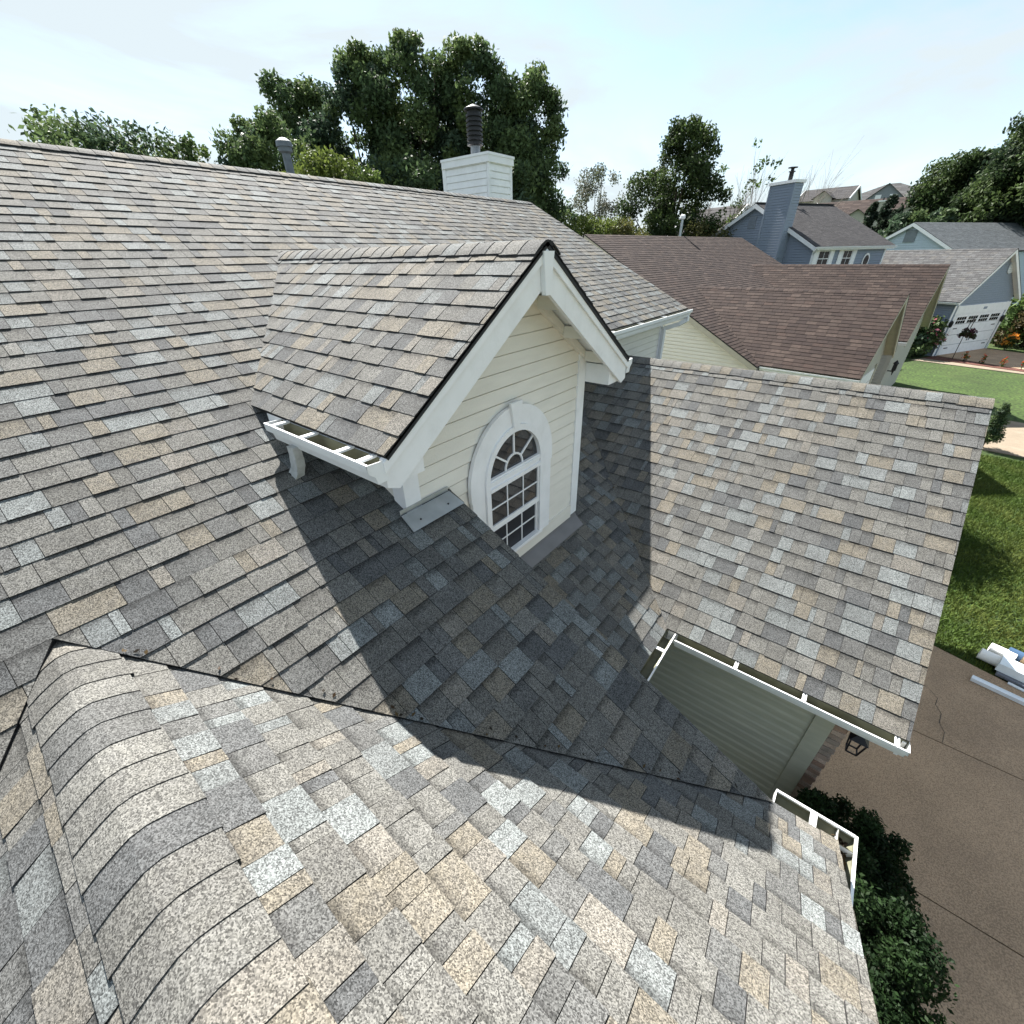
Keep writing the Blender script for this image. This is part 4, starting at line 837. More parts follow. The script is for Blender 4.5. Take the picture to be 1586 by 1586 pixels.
BRN = [((0.0330, 0.0214, 0.0178), 5), ((0.0380, 0.0253, 0.0211), 5), ((0.0281, 0.0181, 0.0157), 4), ((0.0435, 0.0300, 0.0250), 3), ((0.0442, 0.0281, 0.0228), 1), ((0.0547, 0.0380, 0.0313), 2)]
GRY = [((0.0710, 0.0705, 0.0710), 5), ((0.0840, 0.0850, 0.0860), 4), ((0.0600, 0.0600, 0.0615), 4), ((0.0900, 0.0875, 0.0840), 2)]
DGR = [((0.0458, 0.0432, 0.0452), 5), ((0.0530, 0.0504, 0.0520), 4), ((0.0385, 0.0364, 0.0385), 4)]
BLG = [((0.0770, 0.0869, 0.0935), 5), ((0.0869, 0.0968, 0.1034), 4), ((0.0688, 0.0770, 0.0836), 4)]

# --- brown-roofed house next door
TB = frame(8.0); bh = thing('brown_roof_house', 'neighbouring cream house with brown shingle roofs and two front gables', 'house', TB(-8, 22, GZ), 'houses around')
ez = -3.32; rzb = 0.66; ae, ar = -4.89, -12.44; b0, b1 = 15.84, 31.2
m1 = roof_slope(TB, [(ae, b0, ez), (ae, b1, ez), (ar, b1, rzb), (ar, b0, rzb)], 'main_roof', bh, BRN, 201)
mb = MB(); mb.prism([TB(ar, b0, rzb - .01), TB(ar, b1, rzb - .01), TB(ar - 7.5, b1, ez), TB(ar - 7.5, b0, ez)][::-1], (0, 0, -0.04)); mb.build('main_roof_back', M['deck'], bh)
def wing(T, root, a0, a1, bc, half, ze_, zr_, pal, seed, trim, wall, gz, ov=0.32, ea=None, lift=0.02):
    """front wing with ridge along a from a0 (buried) to a1 (gable end)"""
    ea = a0 if ea is None else ea
    k = (zr_ - ze_) / half; d1 = roof_slope(T, [(ea, bc - half, ze_), (a1, bc - half, ze_), (a1, bc, zr_), (a0, bc, zr_)], 'wing_roof', root, pal, seed, lift=lift)
    d2 = roof_slope(T, [(ea, bc + half, ze_), (a1, bc + half, ze_), (a1, bc, zr_), (a0, bc, zr_)], 'wing_roof', root, pal, seed + 1, lift=lift)
    cap_strip(T(a1, bc, zr_ + lift), T(a0, bc, zr_ + lift), T(0, -1, -k) - T(0, 0, 0), T(0, 1, -k) - T(0, 0, 0), 0.14, e=0.16, parent=d1, seed=seed, pal=pal, mat=M['shingle_far'], joined=True)[0]['kind'] = 'stuff'
    for sgn in (-1, 1):
        mb = MB(); q = [T(a1 - 0.03, bc, zr_ - 0.02), T(a1 - 0.03, bc + sgn * half, ze_ - 0.02), T(a1 - 0.03, bc + sgn * half, ze_ - 0.20), T(a1 - 0.03, bc, zr_ - 0.23)]
        mb.prism(q if sgn > 0 else q[::-1], T(0.028, 0, 0) - T(0, 0, 0)); mb.build('rake_board', trim, root)
        mb = MB(); q = [T(a1 - ov, bc, zr_ - 0.12), T(a1 - 0.031, bc, zr_ - 0.12), T(a1 - 0.031, bc + sgn * half, ze_ - 0.12), T(a1 - ov, bc + sgn * half, ze_ - 0.12)]; mb.prism(q if sgn < 0 else q[::-1], (0, 0, 0.012)); mb.build('soffit', trim, root)
    hw = half - 0.35
    w = lap_wall(T, [(bc - hw, gz), (bc + hw, gz), (bc + hw, ze_ - 0.14 + 0.35 * k), (bc, zr_ - 0.14), (bc - hw, ze_ - 0.14 + 0.35 * k)], lambda s_, z, d: (a1 - ov + d, s_, z), None, root, wall, 'gable_wall')
    lap_wall(T, [(ea, gz), (a1 - ov - 0.12, gz), (a1 - ov - 0.12, ze_ - 0.1 + .2), (ea, ze_ - 0.1 + .2)], lambda s_, z, d: (s_, bc - hw - d, z), None, root, wall, 'side_wall')
    gutter(T(ea + .03, bc - half, ze_ - 0.02), T(a1, bc - half, ze_ - 0.02), T(0, -1, 0) - T(0, 0, 0), 'gutter', root)
    return w
gw = wing(TB, bh, -9.6, -2.096, 18.81, 2.68, -3.32, -1.22, BRN, 203, M['brownwood'], M['tansid'], GZ, ea=-4.9)
wing(TB, bh, -10.2, -2.1, 26.95, 3.16, -3.25, -0.66, BRN, 205, M['brownwood'], M['tansid'], GZ, ea=-5.0)
tbox(TB, 'garage_door', (-2.41, 17.0, GZ), (-2.37, 20.4, -3.75), M['white'], bh)
for k in range(1, 5): tbox(TB, 'door_groove', (-2.369, 17.0, GZ + k * 0.46), (-2.365, 20.4, GZ + k * 0.46 + 0.02), M['tansid'], bh)
for q in (16.75, 20.5): tbox(TB, 'door_trim', (-2.41, q, GZ), (-2.355, q + 0.16, -3.6), M['brownwood'], bh)
lw = MB(); 
c = TB(-2.22, 24.6, -4.35); lw.box((c.x - .07, c.y - .07, c.z - .16), (c.x + .07, c.y + .07, c.z + .12)); lw.tube([c + V((0, 0, .12)), c + V((0, 0, .26))], [.12, .01], 6); lw.obox(c + V((-.2, .04, -.2)), c + V((.02, 0, -.2)), .03, .04); lw.tube([c + V((0, 0, -.16)), c + V((0, 0, -.36))], [.05, .01], 6); lw.build('wall_lamp', M['black'], bh)
wl_ = lap_wall(TB, [(ar - 7.2, GZ), (ae - 0.3, GZ), (ae - 0.3, ez), (ar, rzb - 0.2), (ar - 7.2, ez)], lambda s_, z, d: (s_, b0 + 0.35 - d, z), None, bh, M['cream'], 'end_wall')
mb = MB(); q = [TB(ar, b0 + 0.03, rzb - 0.03), TB(ae, b0 + 0.03, ez - 0.03), TB(ae, b0 + 0.03, ez - 0.21), TB(ar, b0 + 0.03, rzb - 0.24)]; mb.prism(q[::-1], TB(0, -0.028, 0) - TB(0, 0, 0)); mb.build('rake_board', M['brownwood'], bh)
mb = MB(); q = [TB(ar, b0 + 0.03, rzb - 0.10), TB(ae, b0 + 0.03, ez - 0.10), TB(ae, b0 + 0.36, ez - 0.10), TB(ar, b0 + 0.36, rzb - 0.10)]; mb.prism(q, (0, 0, 0.012)); mb.build('soffit', M['brownwood'], bh)
mb = MB(); mb.box(TB(ar - 7, b0 + 0.6, GZ), (TB(ar - 7, b0 + 0.6, GZ) + V((0.2, 14, 2.5)))); mb.build('back_wall', M['cream'], bh)
mb = MB(); c = TB(ar - 0.3, 24.1, 0); mb.tube([(c.x, c.y, 0.2), (c.x, c.y, 1.42)], 0.06, 12); vp2 = mb.build('vent_pipe', M['metal'], bh)
mb = MB(); mb.tube([(c.x, c.y, 1.40), (c.x, c.y, 1.46), (c.x, c.y, 1.56), (c.x, c.y, 1.60)], [0.10, 0.13, 0.12, 0.05], 12); mb.build('vent_cap', M['white'], vp2)

# --- slate blue house with tall chimney and attached garage
TU = frame(30.0); uh = thing('blue_house', 'slate blue two-storey house with a tall sided chimney and attached double garage', 'house', TU(-22, 34, GZ), 'houses around')
gA, gb, gh_ = -16.03, 38.13, 3.24; ze_, zr_ = -2.87, -0.20
wing(TU, uh, -24.5, gA, gb, gh_, ze_, zr_, GRY, 221, M['white'], M['bluesid'], GZ, ov=0.30)
fx_ = gA - 0.30
tbox(TU, 'door_header', (fx_ + 0.022, 35.5, -3.60), (fx_ + 0.06, 41.0, -3.12), M['white'], uh)
gd = tbox(TU, 'garage_door', (fx_ + 0.022, 35.75, GZ), (fx_ + 0.05, 40.65, -3.61), M['white'], uh)
for k in range(1, 4): tbox(TU, 'door_groove', (fx_ + 0.051, 35.75, GZ + k * 0.6), (fx_ + 0.054, 40.65, GZ + k * 0.6 + 0.02), M['greywall'], gd)
for k in range(4):
    for j in range(2):
        for i in range(4): q0 = 35.95 + k * 1.2 + i * 0.245; z0 = -4.15 + j * 0.21; tbox(TU, 'pane', (fx_ + 0.052, q0, z0), (fx_ + 0.056, q0 + 0.21, z0 + 0.17), M['glass'], gd)
for q0, z0 in ((36.0, -4.45), (36.0, -5.6), (40.1, -4.45), (40.1, -5.6)): tbox(TU, 'strap_hinge', (fx_ + 0.052, q0, z0), (fx_ + 0.06, q0 + 0.4, z0 + 0.05), M['black'], gd)
for q0 in (38.08, 38.28): tbox(TU, 'pull_handle', (fx_ + 0.052, q0, -5.25), (fx_ + 0.07, q0 + 0.05, -4.95), M['black'], gd)
for q0 in (35.17, 35.55, 40.67, 41.0): tbox(TU, 'corner_board', (fx_ + 0.021, q0, GZ), (fx_ + 0.05, q0 + 0.16, -3.1), M['white'], uh)
for q0 in (35.36, 40.85):
    mb = MB(); c = TU(fx_ + 0.14, q0, -4.1); mb.tube([c + V((0, 0, -.2)), c + V((0, 0, -.14)), c + V((0, 0, .1)), c + V((0, 0, .2))], [.04, .09, .11, .02], 6); mb.obox(TU(fx_ + 0.02, q0, -4.05), TU(fx_ + 0.12, q0, -4.05), .03, .04); mb.build('wall_lamp', M['black'], uh)
mb = MB(); mb.tube([TU(fx_ + 0.021, gb + 1.0, -1.15), TU(fx_ + 0.06, gb + 1.0, -1.15)], 0.36, 24); ov_ = mb.build('round_vent', M['palesid'], uh)
for k in range(7): zz = -1.15 - 0.27 + k * 0.09; hw = math.sqrt(max(0.001, 0.33 ** 2 - (zz + 1.15) ** 2)); tbox(TU, 'louvre', (fx_ + 0.061, gb + 1.0 - hw, zz - 0.012), (fx_ + 0.075, gb + 1.0 + hw, zz + 0.012), M['white'], ov_)
tbox(TU, 'number_plaque', (fx_ + 0.061, 38.25, -3.42), (fx_ + 0.07, 38.6, -3.28), M['bluesid'], uh)
# two-storey block
he, hr, hl, hb0, hb1, hez, hrz = -22.0, -27.43, -32.86, 29.26, 36.96, 0.12, 2.80
ur = roof_slope(TU, [(he, hb0, hez), (he, hb1, hez), (hr, hb1, hrz), (hr, hb0, hrz)], 'main_roof', uh, DGR, 231)
roof_slope(TU, [(hl, hb0, hez), (hl, hb1, hez), (hr, hb1, hrz), (hr, hb0, hrz)], 'main_roof', uh, DGR, 232)
tbar(TU, 'ridge_cap', (hr, hb0, hrz + 0.02), (hr, hb1, hrz + 0.02), 0.22, 0.06, M['deck'], ur)
k_ = (hrz - hez) / (he - hr)
gwl = lap_wall(TU, [(hl + 0.35, GZ), (he - 0.35, GZ), (he - 0.35, hez - 0.14 + 0.35 * k_), (hr, hrz - 0.14), (hl + 0.35, hez - 0.14 + 0.35 * k_)], lambda s_, z, d: (s_, hb0 + 0.3 - d, z), None, uh, M['bluesid'], 'gable_wall', e=0.15)
fwl = lap_wall(TU, [(hb0 + 0.42, GZ), (hb1 - 0.3, GZ), (hb1 - 0.3, hez - 0.12), (hb0 + 0.42, hez - 0.12)], lambda s_, z, d: (he - 0.35 + d, s_, z), None, uh, M['bluesid'], 'front_wall', e=0.15)
lap_wall(TU, [(hl + 0.35, GZ), (he - 0.35, GZ), (he - 0.35, hez - .1), (hr, hrz - 0.14), (hl + 0.35, hez - .1)], lambda s_, z, d: (s_, hb1 - 0.3 + d, z), None, uh, M['bluesid'], 'end_wall', e=0.15)
for sgn, ea in ((1, he), (-1, hl)):
    mb = MB(); q = [TU(hr, hb0 + 0.03, hrz - 0.02), TU(ea, hb0 + 0.03, hez - 0.02), TU(ea, hb0 + 0.03, hez - 0.26), TU(hr, hb0 + 0.03, hrz - 0.30)]; mb.prism(q[::-1] if sgn > 0 else q, TU(0, -0.03, 0) - TU(0, 0, 0)); mb.build('rake_board', M['white'], uh)
    mb = MB(); q = [TU(hr, hb0 + 0.03, hrz - 0.12), TU(ea, hb0 + 0.03, hez - 0.12), TU(ea, hb0 + 0.3, hez - 0.12), TU(hr, hb0 + 0.3, hrz - 0.12)]; mb.prism(q if sgn > 0 else q[::-1], (0, 0, 0.012)); mb.build('soffit', M['white'], uh)
gutter(TU(he, hb0, hez - 0.02), TU(he, hb1 + 0.05, hez - 0.02), TU(1, 0, 0) - TU(0, 0, 0), 'gutter', uh)
tbox(TU, 'fascia', (he - 0.05, hb0, hez - 0.2), (he - 0.005, hb1, hez - 0.02), M['white'], uh); tbox(TU, 'soffit', (he - 0.35, hb0 + .1, hez - 0.19), (he - 0.051, hb1, hez - 0.175), M['white'], uh)
mb = MB(); dp = [(he + 0.06, hb0 + 0.15, hez - 0.12), (he - 0.05, hb0 + 0.2, hez - 0.25), (he - 0.28, hb0 + 0.33, hez - 0.42), (he - 0.28, hb0 + 0.35, GZ)]
for a, b in zip(dp[:-1], dp[1:]): mb.obox(TU(*a), TU(*b), 0.09, 0.07, up=(0.2, 0.9, 0.1))
mb.build('downspout', M['alu'], uh)
for q0 in (hb0 + 0.3, hb1 - 0.42): tbox(TU, 'corner_board', (he - 0.349, q0, GZ), (he - 0.305, q0 + 0.13, hez - 0.13), M['white'], uh)
vt = tbox(TU, 'gable_vent', (-27.95, hb0 + 0.26, 1.32), (-27.30, hb0 + 0.299 - 0.022, 2.06), M['greywall'], uh)
for k in range(8): tbox(TU, 'louvre', (-27.92, hb0 + 0.235, 1.36 + k * 0.085), (-27.33, hb0 + 0.26, 1.40 + k * 0.085), M['bluesid'], vt)
for q0, q1 in ((30.15, 31.15), (32.45, 33.3)):
    wn = tbox(TU, 'window', (he - 0.33, q0, -1.45), (he - 0.30, q1, -0.10), M['white'], uh)
    for i in range(2):
        for j in range(3): w_ = (q1 - q0 - 0.12) / 2; tbox(TU, 'pane', (he - 0.299, q0 + 0.04 + i * (w_ + 0.04), -1.40 + j * 0.43), (he - 0.295, q0 + 0.04 + i * (w_ + 0.04) + w_, -1.40 + j * 0.43 + 0.39), M['glass'], wn)
    for q in (q0 - 0.42, q1 + 0.04): tbox(TU, 'shutter', (he - 0.33, q, -1.5), (he - 0.29, q + 0.38, -0.08), M['white'], uh)
mb = MB(); c = (he - 0.33, 34.9, -0.75)
ring = lambda r0, a0: [TU(a0, c[1] + r0 * 0.72 * math.cos(t), c[2] + r0 * math.sin(t)) for t in [2 * math.pi * k / 20 for k in range(20)]]
mb.prism(ring(0.46, he - 0.29), TU(-0.03, 0, 0) - TU(0, 0, 0)); ow_ = mb.build('oval_window', M['white'], uh); mb = MB(); mb.prism(ring(0.34, he - 0.282), TU(-0.006, 0, 0) - TU(0, 0, 0)); mb.build('pane', M['glass'], ow_)
# chimney
uc = tbox(TU, 'chimney', (-26.15, hb0 - 0.4, GZ), (-24.35, hb0 + 0.3, 3.58), M['bluesid'], uh)
for k, b in enumerate(lap_boards([(-26.10, GZ), (-24.38, GZ), (-24.38, 3.58), (-26.10, 3.58)], lambda s_, z, d: TU(s_, hb0 - 0.405 - d, z), TU(0, -1, 0), 3.58 - 0.15 * 64, e=0.15, t1=0.022, groove=0.03, gd=-0.004)):
    if k > 36: b.build('siding_board', M['bluesid'], uc)
for k, b in enumerate(lap_boards([(hb0 - 0.34, GZ), (hb0 + 0.3, GZ), (hb0 + 0.3, 3.58), (hb0 - 0.34, 3.58)], lambda s_, z, d: TU(-24.325 + d, s_, z), TU(1, 0, 0), 3.58 - 0.15 * 64, e=0.15, t1=0.022, groove=0.03, gd=-0.004)):
    if k > 36: b.build('siding_board', M['bluesid'], uc)
for p in (-26.18, -24.40): tbox(TU, 'corner_board', (p, hb0 - 0.45, GZ), (p + 0.10, hb0 - 0.35, 3.57), M['bluesid'], uc)
tbox(TU, 'chimney_cap', (-26.24, hb0 - 0.5, 3.585), (-24.24, hb0 + 0.4, 3.74), M['white'], uc)
mb = MB(); c = TU(-25.1, hb0 - 0.05, 3.74); mb.tube([c, c + V((0, 0, .45)), c + V((0, 0, .46)), c + V((0, 0, .5))], [.13, .13, .2, .2], 12); mb.tube([c + V((0, 0, .5)), c + V((0, 0, .66))], .10, 8); mb.tube([c + V((0, 0, .66)), c + V((0, 0, .70)), c + V((0, 0, .72))], [.28, .28, .1], 12); mb.build('flue_cap', M['black'], uc)

# --- pale blue house behind the garage
TP = frame(30.0); ph = thing('pale_blue_house', 'pale blue house with a white trimmed gable and blue grey roof behind the garage', 'house', TP(-29, 58, GZ), 'houses around')
pe, pr_, pl_ = -24.6, -28.78, -32.96; pb0, pb1 = 49.7, 76; pez, prz = -0.45, 1.85; kp = (prz - pez) / (pe - pr_)
roof_slope(TP, [(pe, pb0, pez), (pe, pb1, pez), (pr_, pb1, prz), (pr_, pb0, prz)], 'main_roof', ph, BLG, 241, e=0.2, widths=(0.45,))
roof_slope(TP, [(pl_, pb0, pez), (pl_, pb1, pez), (pr_, pb1, prz), (pr_, pb0, prz)], 'main_roof', ph, BLG, 242, e=0.4, widths=(0.9,))
lap_wall(TP, [(pl_ + 0.3, GZ), (pe - 0.3, GZ), (pe - 0.3, pez + 0.3 * kp - 0.14), (pr_, prz - 0.14), (pl_ + 0.3, pez + 0.3 * kp - 0.14)], lambda s_, z, d: (s_, pb0 + 0.3 - d, z), None, ph, M['palesid'], 'gable_wall', e=0.18)
lap_wall(TP, [(pb0 + 0.45, GZ), (pb1, GZ), (pb1, pez - 0.1), (pb0 + 0.45, pez - 0.1)], lambda s_, z, d: (pe - 0.3 + d, s_, z), None, ph, M['palesid'], 'front_wall', e=0.18)
for sgn, ea in ((1, pe), (-1, pl_)):
    mb = MB(); q = [TP(pr_, pb0 + 0.03, prz - 0.0), TP(ea, pb0 + 0.03, pez - 0.0), TP(ea, pb0 + 0.03, pez - 0.28), TP(pr_, pb0 + 0.03, prz - 0.30)]; mb.prism(q[::-1] if sgn > 0 else q, TP(0, -0.03, 0) - TP(0, 0, 0)); mb.build('rake_board', M['white'], ph)
tbox(TP, 'gable_vent', (-29.25, pb0 + 0.23, 0.35), (-28.35, pb0 + 0.275, 1.30), M['greywall'], ph)
mb = MB(); mb.prism([TP(-28.3 + 0.75 * math.cos(t), pb0 + 0.22, -1.15 + 0.8 * math.sin(t)) for t in [math.pi * k / 14 for k in range(15)]], TP(0, 0.05, 0) - TP(0, 0, 0)); mb.build('arched_window_head', M['white'], ph)
# --- the small outbuilding roof between the trees left of the blue house
def simple_house(name, label, az, dist, width, depth, wall_h, roof_h, rot, roofpal, wall, zbase, seed, hip=False, extras=None, cat='house'):
    c = at_az(az, dist); a = math.radians(rot)
    T = lambda p, q, z: V((c.x + math.cos(a) * p + math.sin(a) * q, c.y - math.sin(a) * p + math.cos(a) * q, zbase + z))
    root = thing(name, label, cat, T(0, 0, 0), 'houses around'); w, d = width / 2, depth / 2; o = 0.4
    mb = MB(); mb.box((-w, -d, -6), (w, d, wall_h), T=T); body = mb.build('wall', wall, root)
    hp = w - d if hip else w
    mb = MB(); hp = max(hp * (0.25 if hip else 1.0), 0.6) if hip else w + o
    A = [(-w - o, -d - o, wall_h), (w + o, -d - o, wall_h), (w + o, d + o, wall_h), (-w - o, d + o, wall_h)]; R0, R1 = (-hp, 0, wall_h + roof_h), (hp, 0, wall_h + roof_h)
    roof_slope(T, [A[0], A[1], R1, R0], 'roof', root, roofpal, seed, e=0.5, widths=(1.2,), thick=(0.02, 0.03))
    mb = MB(); mb.prism([T(*A[2]), T(*A[3]), T(*R0), T(*R1)], (0, 0, -0.05)); mb.build('roof_back', M['deck'], root)
    if hip:
        roof_slope(T, [A[1], A[2], R1], 'roof', root, roofpal, seed + 1, e=0.5, widths=(1.2,), thick=(0.02, 0.03)); roof_slope(T, [A[3], A[0], R0], 'roof', root, roofpal, seed + 2, e=0.5, widths=(1.2,), thick=(0.02, 0.03))
    else:
        for s_ in (-1, 1):
            mb = MB(); mb.prism([T(s_ * w, -d, wall_h), T(s_ * w, d, wall_h), T(s_ * w, 0, wall_h + roof_h - 0.1)][::(1 if s_ > 0 else -1)], T(-s_ * 0.2, 0, 0) - T(0, 0, 0)); mb.build('gable_wall', wall, root)
            for e_ in (-1, 1): tbar(T, 'rake_board', (s_ * (w + o - .05), e_ * (d + o), wall_h - 0.1), (s_ * (w + o - .05), 0, wall_h + roof_h - 0.1), 0.1, 0.32, M['white'], root)
    if extras: extras(T, root)
    return root
def gable_front(T, root, x, wd, z0, h, y, wall, pal, seed, dp=4.0):
    mb = MB(); mb.prism([T(x - wd, y, -4), T(x + wd, y, -4), T(x + wd, y, z0), T(x, y, z0 + h), T(x - wd, y, z0)], T(0, 0.3, 0) - T(0, 0, 0)); mb.build('gable_wall', wall, root)
    for s_ in (-1, 1):
        roof_slope(T, [(x + s_ * (wd + .3), y - 0.4, z0 - .2), (x + s_ * (wd + .3), y + dp, z0 - .2), (x, y + dp, z0 + h + .05), (x, y - 0.4, z0 + h + .05)], 'gable_roof', root, pal, seed + s_, e=0.5, widths=(1.2,), thick=(0.02, 0.03))
simple_house('far_house', 'grey barn-like roof seen through leafless branches left of the blue house', -16.6, 66, 7, 7, 1.4, 3.0, 20, DGR, M['tansid'], 0.0, 301)
def tan_x(T, root): gable_front(T, root, 0.6, 1.5, 8.3, 1.0, -6.2, M['tansid'], DGR, 312)
simple_house('hill_house', 'tan house with a steep grey roof on the hill right of the blue chimney', -7.05, 122, 8.6, 8.5, 8.0, 2.2, 8, DGR, M['tansid'], 0.0, 311, extras=tan_x)
def hip_x(T, root): gable_front(T, root, -0.2, 2.9, 8.8, 2.3, -5.4, M['greywall'], DGR, 322); [tbox(T, 'window', (x - 0.5, -5.47, 8.35), (x + 0.5, -5.42, 9.3), M['white'], root) for x in (-1.4, 1.0)]
simple_house('hill_house', 'large grey hip roofed house at the top of the hill', -2.5, 138, 17.5, 10, 8.4, 3.1, 3, GRY, M['greywall'], 0.0, 321, hip=True, extras=hip_x)
def row_x(T, root):
    for i, x in enumerate((-6.6, -3.2, 4.1)): gable_front(T, root, x, (1.1, 1.2, 2.6)[i], (4.6, 4.8, 4.6)[i], (0.8, 0.8, 1.3)[i], -6.6, M['tansid'], BRN, 340 + i * 3)
    for x in (0.3, 8.0): ch_ = tbox(T, 'chimney', (x - 0.95, -7.1, -2), (x + 0.95, -5.9, 6.4), M['tansid'], root); tbox(T, 'chimney_cap', (x - 1.05, -7.2, 6.41), (x + 1.05, -5.8, 6.6), M['white'], ch_); [tbox(T, 'flue', (x - 0.6 + k * 0.5, -6.6, 6.61), (x - 0.4 + k * 0.5, -6.4, 7.0), M['black'], ch_) for k in range(3)]
simple_house('townhouse_row', 'long brown roofed townhouse row with small gables and chimneys on the hillside', -2.4, 112, 21, 11, 4.6, 2.7, 3, BRN, M['tansid'], 0.0, 331, extras=row_x)
simple_house('hill_house', 'white gabled house showing a little roof left of the big dark trees', 1.0, 142, 6, 8, 8.6, 1.9, 75, GRY, M['white'], 0.0, 351)

# ================================================================== STREET SIDE THINGS
slab('neighbour_driveway', [tuple(TB(p, q, 0)[:2]) for p, q in ((-2.3, 20.9), (14, 20.9), (14, 25.4), (-2.3, 25.4))], M['concrete'], 0.03, kind='structure')
slab('blue_driveway', [tuple(TU(p, q, 0)[:2]) for p, q in ((-16.3, 35.6), (2, 35.0), (2, 41.2), (-16.3, 40.9))], M['drive'], 0.03, kind='structure')
slab('walkway', [tuple(TU(p, q, 0)[:2]) for p, q in ((-16.2, 32.9), (-9.4, 34.7), (-9.4, 35.0), (-16.2, 34.0))], M['concrete'], 0.035, kind='structure')
slab('mulch_bed', [tuple(TU(p, q, 0)[:2]) for p, q in ((-16.2, 34.02), (-9.6, 35.02), (-9.8, 35.32), (-16.2, 35.3))], M['mulch'], 0.05, kind='structure')
def shrub(name, label, base, h, r_, n, leaf, tones, seed, cat='shrub', group=None, mat='leaf', flowers=None, oblong=1.0):
    root = thing(name, label, cat, base, group); r = random.Random(seed); cs, rs = [], []
    for k in range(26):
        t = r.random(); a = r.uniform(0, 6.283); q = r_ * math.sqrt(r.random()) * (0.9 if t < .6 else .6); cs.append((base[0] + q * math.cos(a) * oblong, base[1] + q * math.sin(a), base[2] + h * (0.15 + 0.72 * t))); rs.append(r_ * r.uniform(0.3, 0.45))
    v, tn = leafcloud(cs, rs, n, leaf, tones, seed); np_mesh('foliage', v, tn, 4, M[mat], root)
    if flowers: v, tn = leafcloud([(c[0], c[1], c[2] + 0.1) for c in cs[:16]], [q * 1.15 for q in rs[:16]], flowers[1], leaf * 0.9, flowers[0], seed + 1); np_mesh('flowers', v, tn, 4, M['petal'], root, kind='stuff')
    mb = MB(); b = V(base)
    for k in range(5): mb.tube([b, V(cs[k])], [0.02, 0.006], 5)
    mb.build('stems', M['bark'], root); return root
shrub('flowering_shrub', 'pink flowering shrub at the corner of the blue garage', tuple(TU(-17.0, 34.3, GZ)), 2.2, 1.1, 3000, 0.12, DKG, 401, flowers=([(0.45, 0.16, 0.2), (0.4, 0.1, 0.14)], 260))
shrub('hedge_bush', 'large bush with reddish lower leaves right of the blue garage', tuple(TU(-15.6, 43.8, GZ)), 3.2, 1.9, 5000, 0.16, [(0.07, 0.11, 0.03), (0.05, 0.085, 0.025), (0.06, 0.05, 0.022)], 402)
shrub('hedge_bush', 'red brown rounded bush at the right edge beyond the driveway', tuple(TU(-13.4, 44.4, GZ)), 2.1, 1.8, 5000, 0.12, [(0.05, 0.034, 0.016), (0.035, 0.034, 0.014), (0.045, 0.042, 0.018)], 403)
shrub('flower_clump', 'orange flower clump at the right corner of the blue garage', tuple(TU(-15.5, 41.5, GZ)), 0.9, 0.36, 900, 0.08, MDG, 404, cat='flowers', flowers=([(0.65, 0.30, 0.03), (0.6, 0.22, 0.03)], 420))
hb = shrub('hanging_basket', 'dark hanging flower basket in front of the blue garage door', tuple(TU(-15.2, 35.4, -4.75)), 0.5, 0.36, 700, 0.07, [(0.04, 0.05, 0.02), (0.10, 0.03, 0.05)], 405, cat='basket')
mb = MB(); p = TU(-15.2, 35.1, GZ); mb.tube([p, p + V((0, 0, 2.0)), p + V((0.05, 0.05, 2.3)), TU(-15.2, 35.3, GZ + 2.4), TU(-15.2, 35.45, GZ + 2.2), TU(-15.2, 35.4, GZ + 1.75)], 0.02, 6); tag(mb.build('plant_hook', M['black']), 'thin black shepherd hook pole carrying the hanging basket', 'hook')
for k in range(6):
    q = TU(-14.6 + k * 0.85, 35.05 + 0.05 * k, GZ); shrub('garden_flower', ['small red orange flower in the mulch bed, nearest the blue garage', 'small red orange flower in the mulch bed, second out from the blue garage', 'small red orange flower in the mulch bed, third out from the blue garage', 'small red orange flower in the mulch bed, fourth out from the blue garage', 'small red orange flower in the mulch bed, second from its street end', 'small red orange flower at the street end of the mulch bed'][k], tuple(q), 0.55, 0.16, 60, 0.06, MDG, 410 + k, cat='flower', group='flowers in the mulch bed', flowers=([(0.5, 0.12, 0.02), (0.45, 0.05, 0.03)], 40))
tree('small_tree', 'small dark young tree behind the ridge end of the garage roof', (4.22, 20.75, GZ), 1.55, 0.36, 2200, 0.05, DKG, 420, shape='cone', trunk_h=0.2, blob_r=0.3, group=None)
tree('added_shade_tree', 'small round tree added unseen behind the garage roof to shade the lawn', (0.55, 12.9, GZ), 2.45, 1.85, 9000, 0.09, DKG, 419, trunk_h=0.25, blob_r=0.3, group=None)  # added out of view so that its crown shades the lawn
tree('evergreen_shrub', 'dark rounded evergreen shrub beside the driveway below the porch gutter', (1.30, 3.30, GZ), 1.55, 0.48, 22000, 0.030, [(0.014, 0.030, 0.010), (0.020, 0.040, 0.013), (0.010, 0.022, 0.008)], 430, trunk_h=0.05, blobs=60, blob_r=0.26, group=None, cat='shrub')
tree('evergreen_shrub', 'dark evergreen shrub in front of the porch end beside the driveway', (1.42, 2.45, GZ), 1.8, 0.55, 22000, 0.028, [(0.014, 0.030, 0.010), (0.020, 0.040, 0.013), (0.010, 0.022, 0.008)], 431, trunk_h=0.05, blobs=60, blob_r=0.26, group=None, cat='shrub')
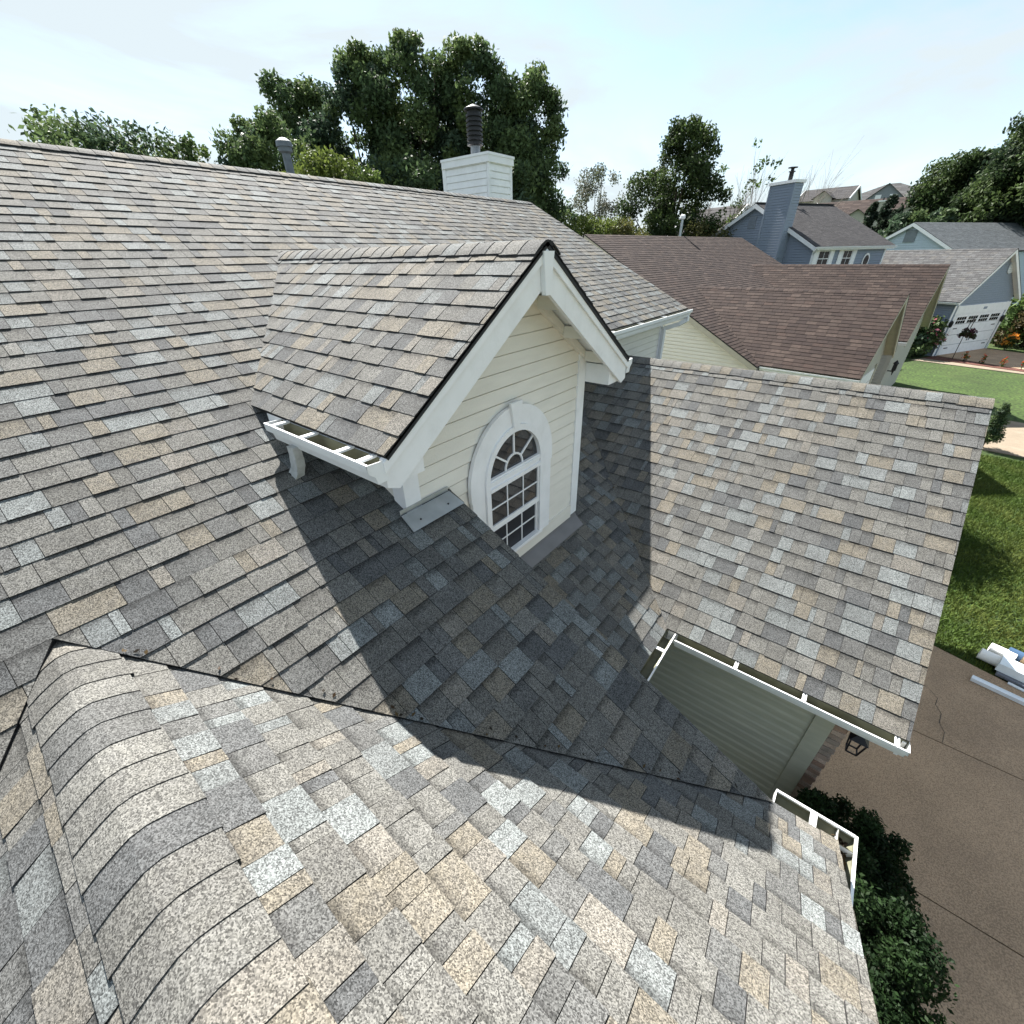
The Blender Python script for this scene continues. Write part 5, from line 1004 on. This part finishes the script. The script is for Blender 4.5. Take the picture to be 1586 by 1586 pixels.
# roofing left-overs on the drive edge
def dirv(deg): a = math.radians(deg); return V((math.cos(a), math.sin(a), 0))
dr = dirv(-14)
def roll(name, label, cat, p, ln, r_, mat, hole=None, d=dr, group=None):
    root = thing(name, label, cat, tuple(p), group); p = V(p); n = 20; mb = MB(); side = d.cross(V((0, 0, 1))).normalized(); up = V((0, 0, 1))
    ri = r_ * 0.3; ro = [[mb.vert(p + d * s_ + (side * math.cos(t) + up * math.sin(t)) * q) for t in [6.28319 * k / n for k in range(n)]] for s_, q in ((0, ri), (0, r_), (ln, r_), (ln, ri))]
    for a, b in ((0, 1), (1, 2), (2, 3), (3, 0)):
        for k in range(n): mb.f.append([ro[a][k], ro[a][(k + 1) % n], ro[b][(k + 1) % n], ro[b][k]]); mb.mi.append(0)
    mb.build('roll_body', mat, root); return root
zb_ = GZ + 0.03
roll('paper_roll', 'white paper roll with open core nearest the driveway', 'roll', (3.10, 8.62, zb_ + 0.10), 1.6, 0.095, M['paper'], group='rolls on the lawn edge')
roll('paper_roll', 'white paper roll lying between the other roll and the cardboard tube', 'roll', (3.24, 8.86, zb_ + 0.12), 0.30, 0.085, M['paper'], group='rolls on the lawn edge')
ct_ = roll('cardboard_tube', 'tan cardboard tube with dark blue taped end on the grass', 'tube', (3.52, 8.86, zb_ + 0.14), 1.9, 0.085, M['card'], group='rolls on the lawn edge')
mb = MB(); mb.tube([V((3.45, 8.878, zb_ + 0.14)), V((3.45, 8.878, zb_ + 0.14)) + dr * 0.16], 0.092, 20); mb.build('taped_end', M['tape'], ct_)
def bundle(name, label, cat, o, ln, w, h, mat, z0, d=dr, kind2=None):
    mb = MB(); s_ = V((-d.y, d.x, 0)); o = V((o[0], o[1], z0)); q = [o, o + s_ * w * 0.5 + V((0, 0, -0.006)), o + s_ * w, o + s_ * w + V((0, 0, h)), o + s_ * w * 0.75 + V((0, 0, h * 1.12)), o + s_ * w * 0.2 + V((0, 0, h * 1.05)), o + V((0, 0, h * 0.9))]
    mb.prism(q, d * ln); return tag(mb.build(name, mat), label, cat)
bundle('wrapped_bundle', 'pale blue plastic wrapped bundle lying along the driveway edge', 'bundle', (3.27, 8.36), 2.2, 0.24, 0.16, M['wrap'], zb_ + 0.07)
bundle('grey_sheet_pack', 'dark grey flat pack under the plastic wrapped bundle', 'pack', (3.29, 8.30), 2.2, 0.26, 0.05, M['darkgrey'], zb_ + 0.012)
bundle('trim_strip', 'thin white metal strip lying just beside the wrapped bundle', 'metal strip', (3.42, 8.19), 1.6, 0.05, 0.02, M['coil'], zb_ + 0.008, dirv(-17))
tag((lambda: (lambda mb: (mb.prism([V((2.97, 7.93, zb_ + 0.005)), V((2.99, 8.02, zb_ + 0.005)), V((2.992, 8.02, zb_ + 0.065)), V((2.985, 8.0, zb_ + 0.05)), V((2.975, 7.95, zb_ + 0.05)), V((2.968, 7.93, zb_ + 0.065))], dirv(-11) * 1.8), mb.build('trim_channel', M['coil']))[1])(MB()))(), 'long bare aluminium trim channel lying alone on the driveway', 'metal trim')
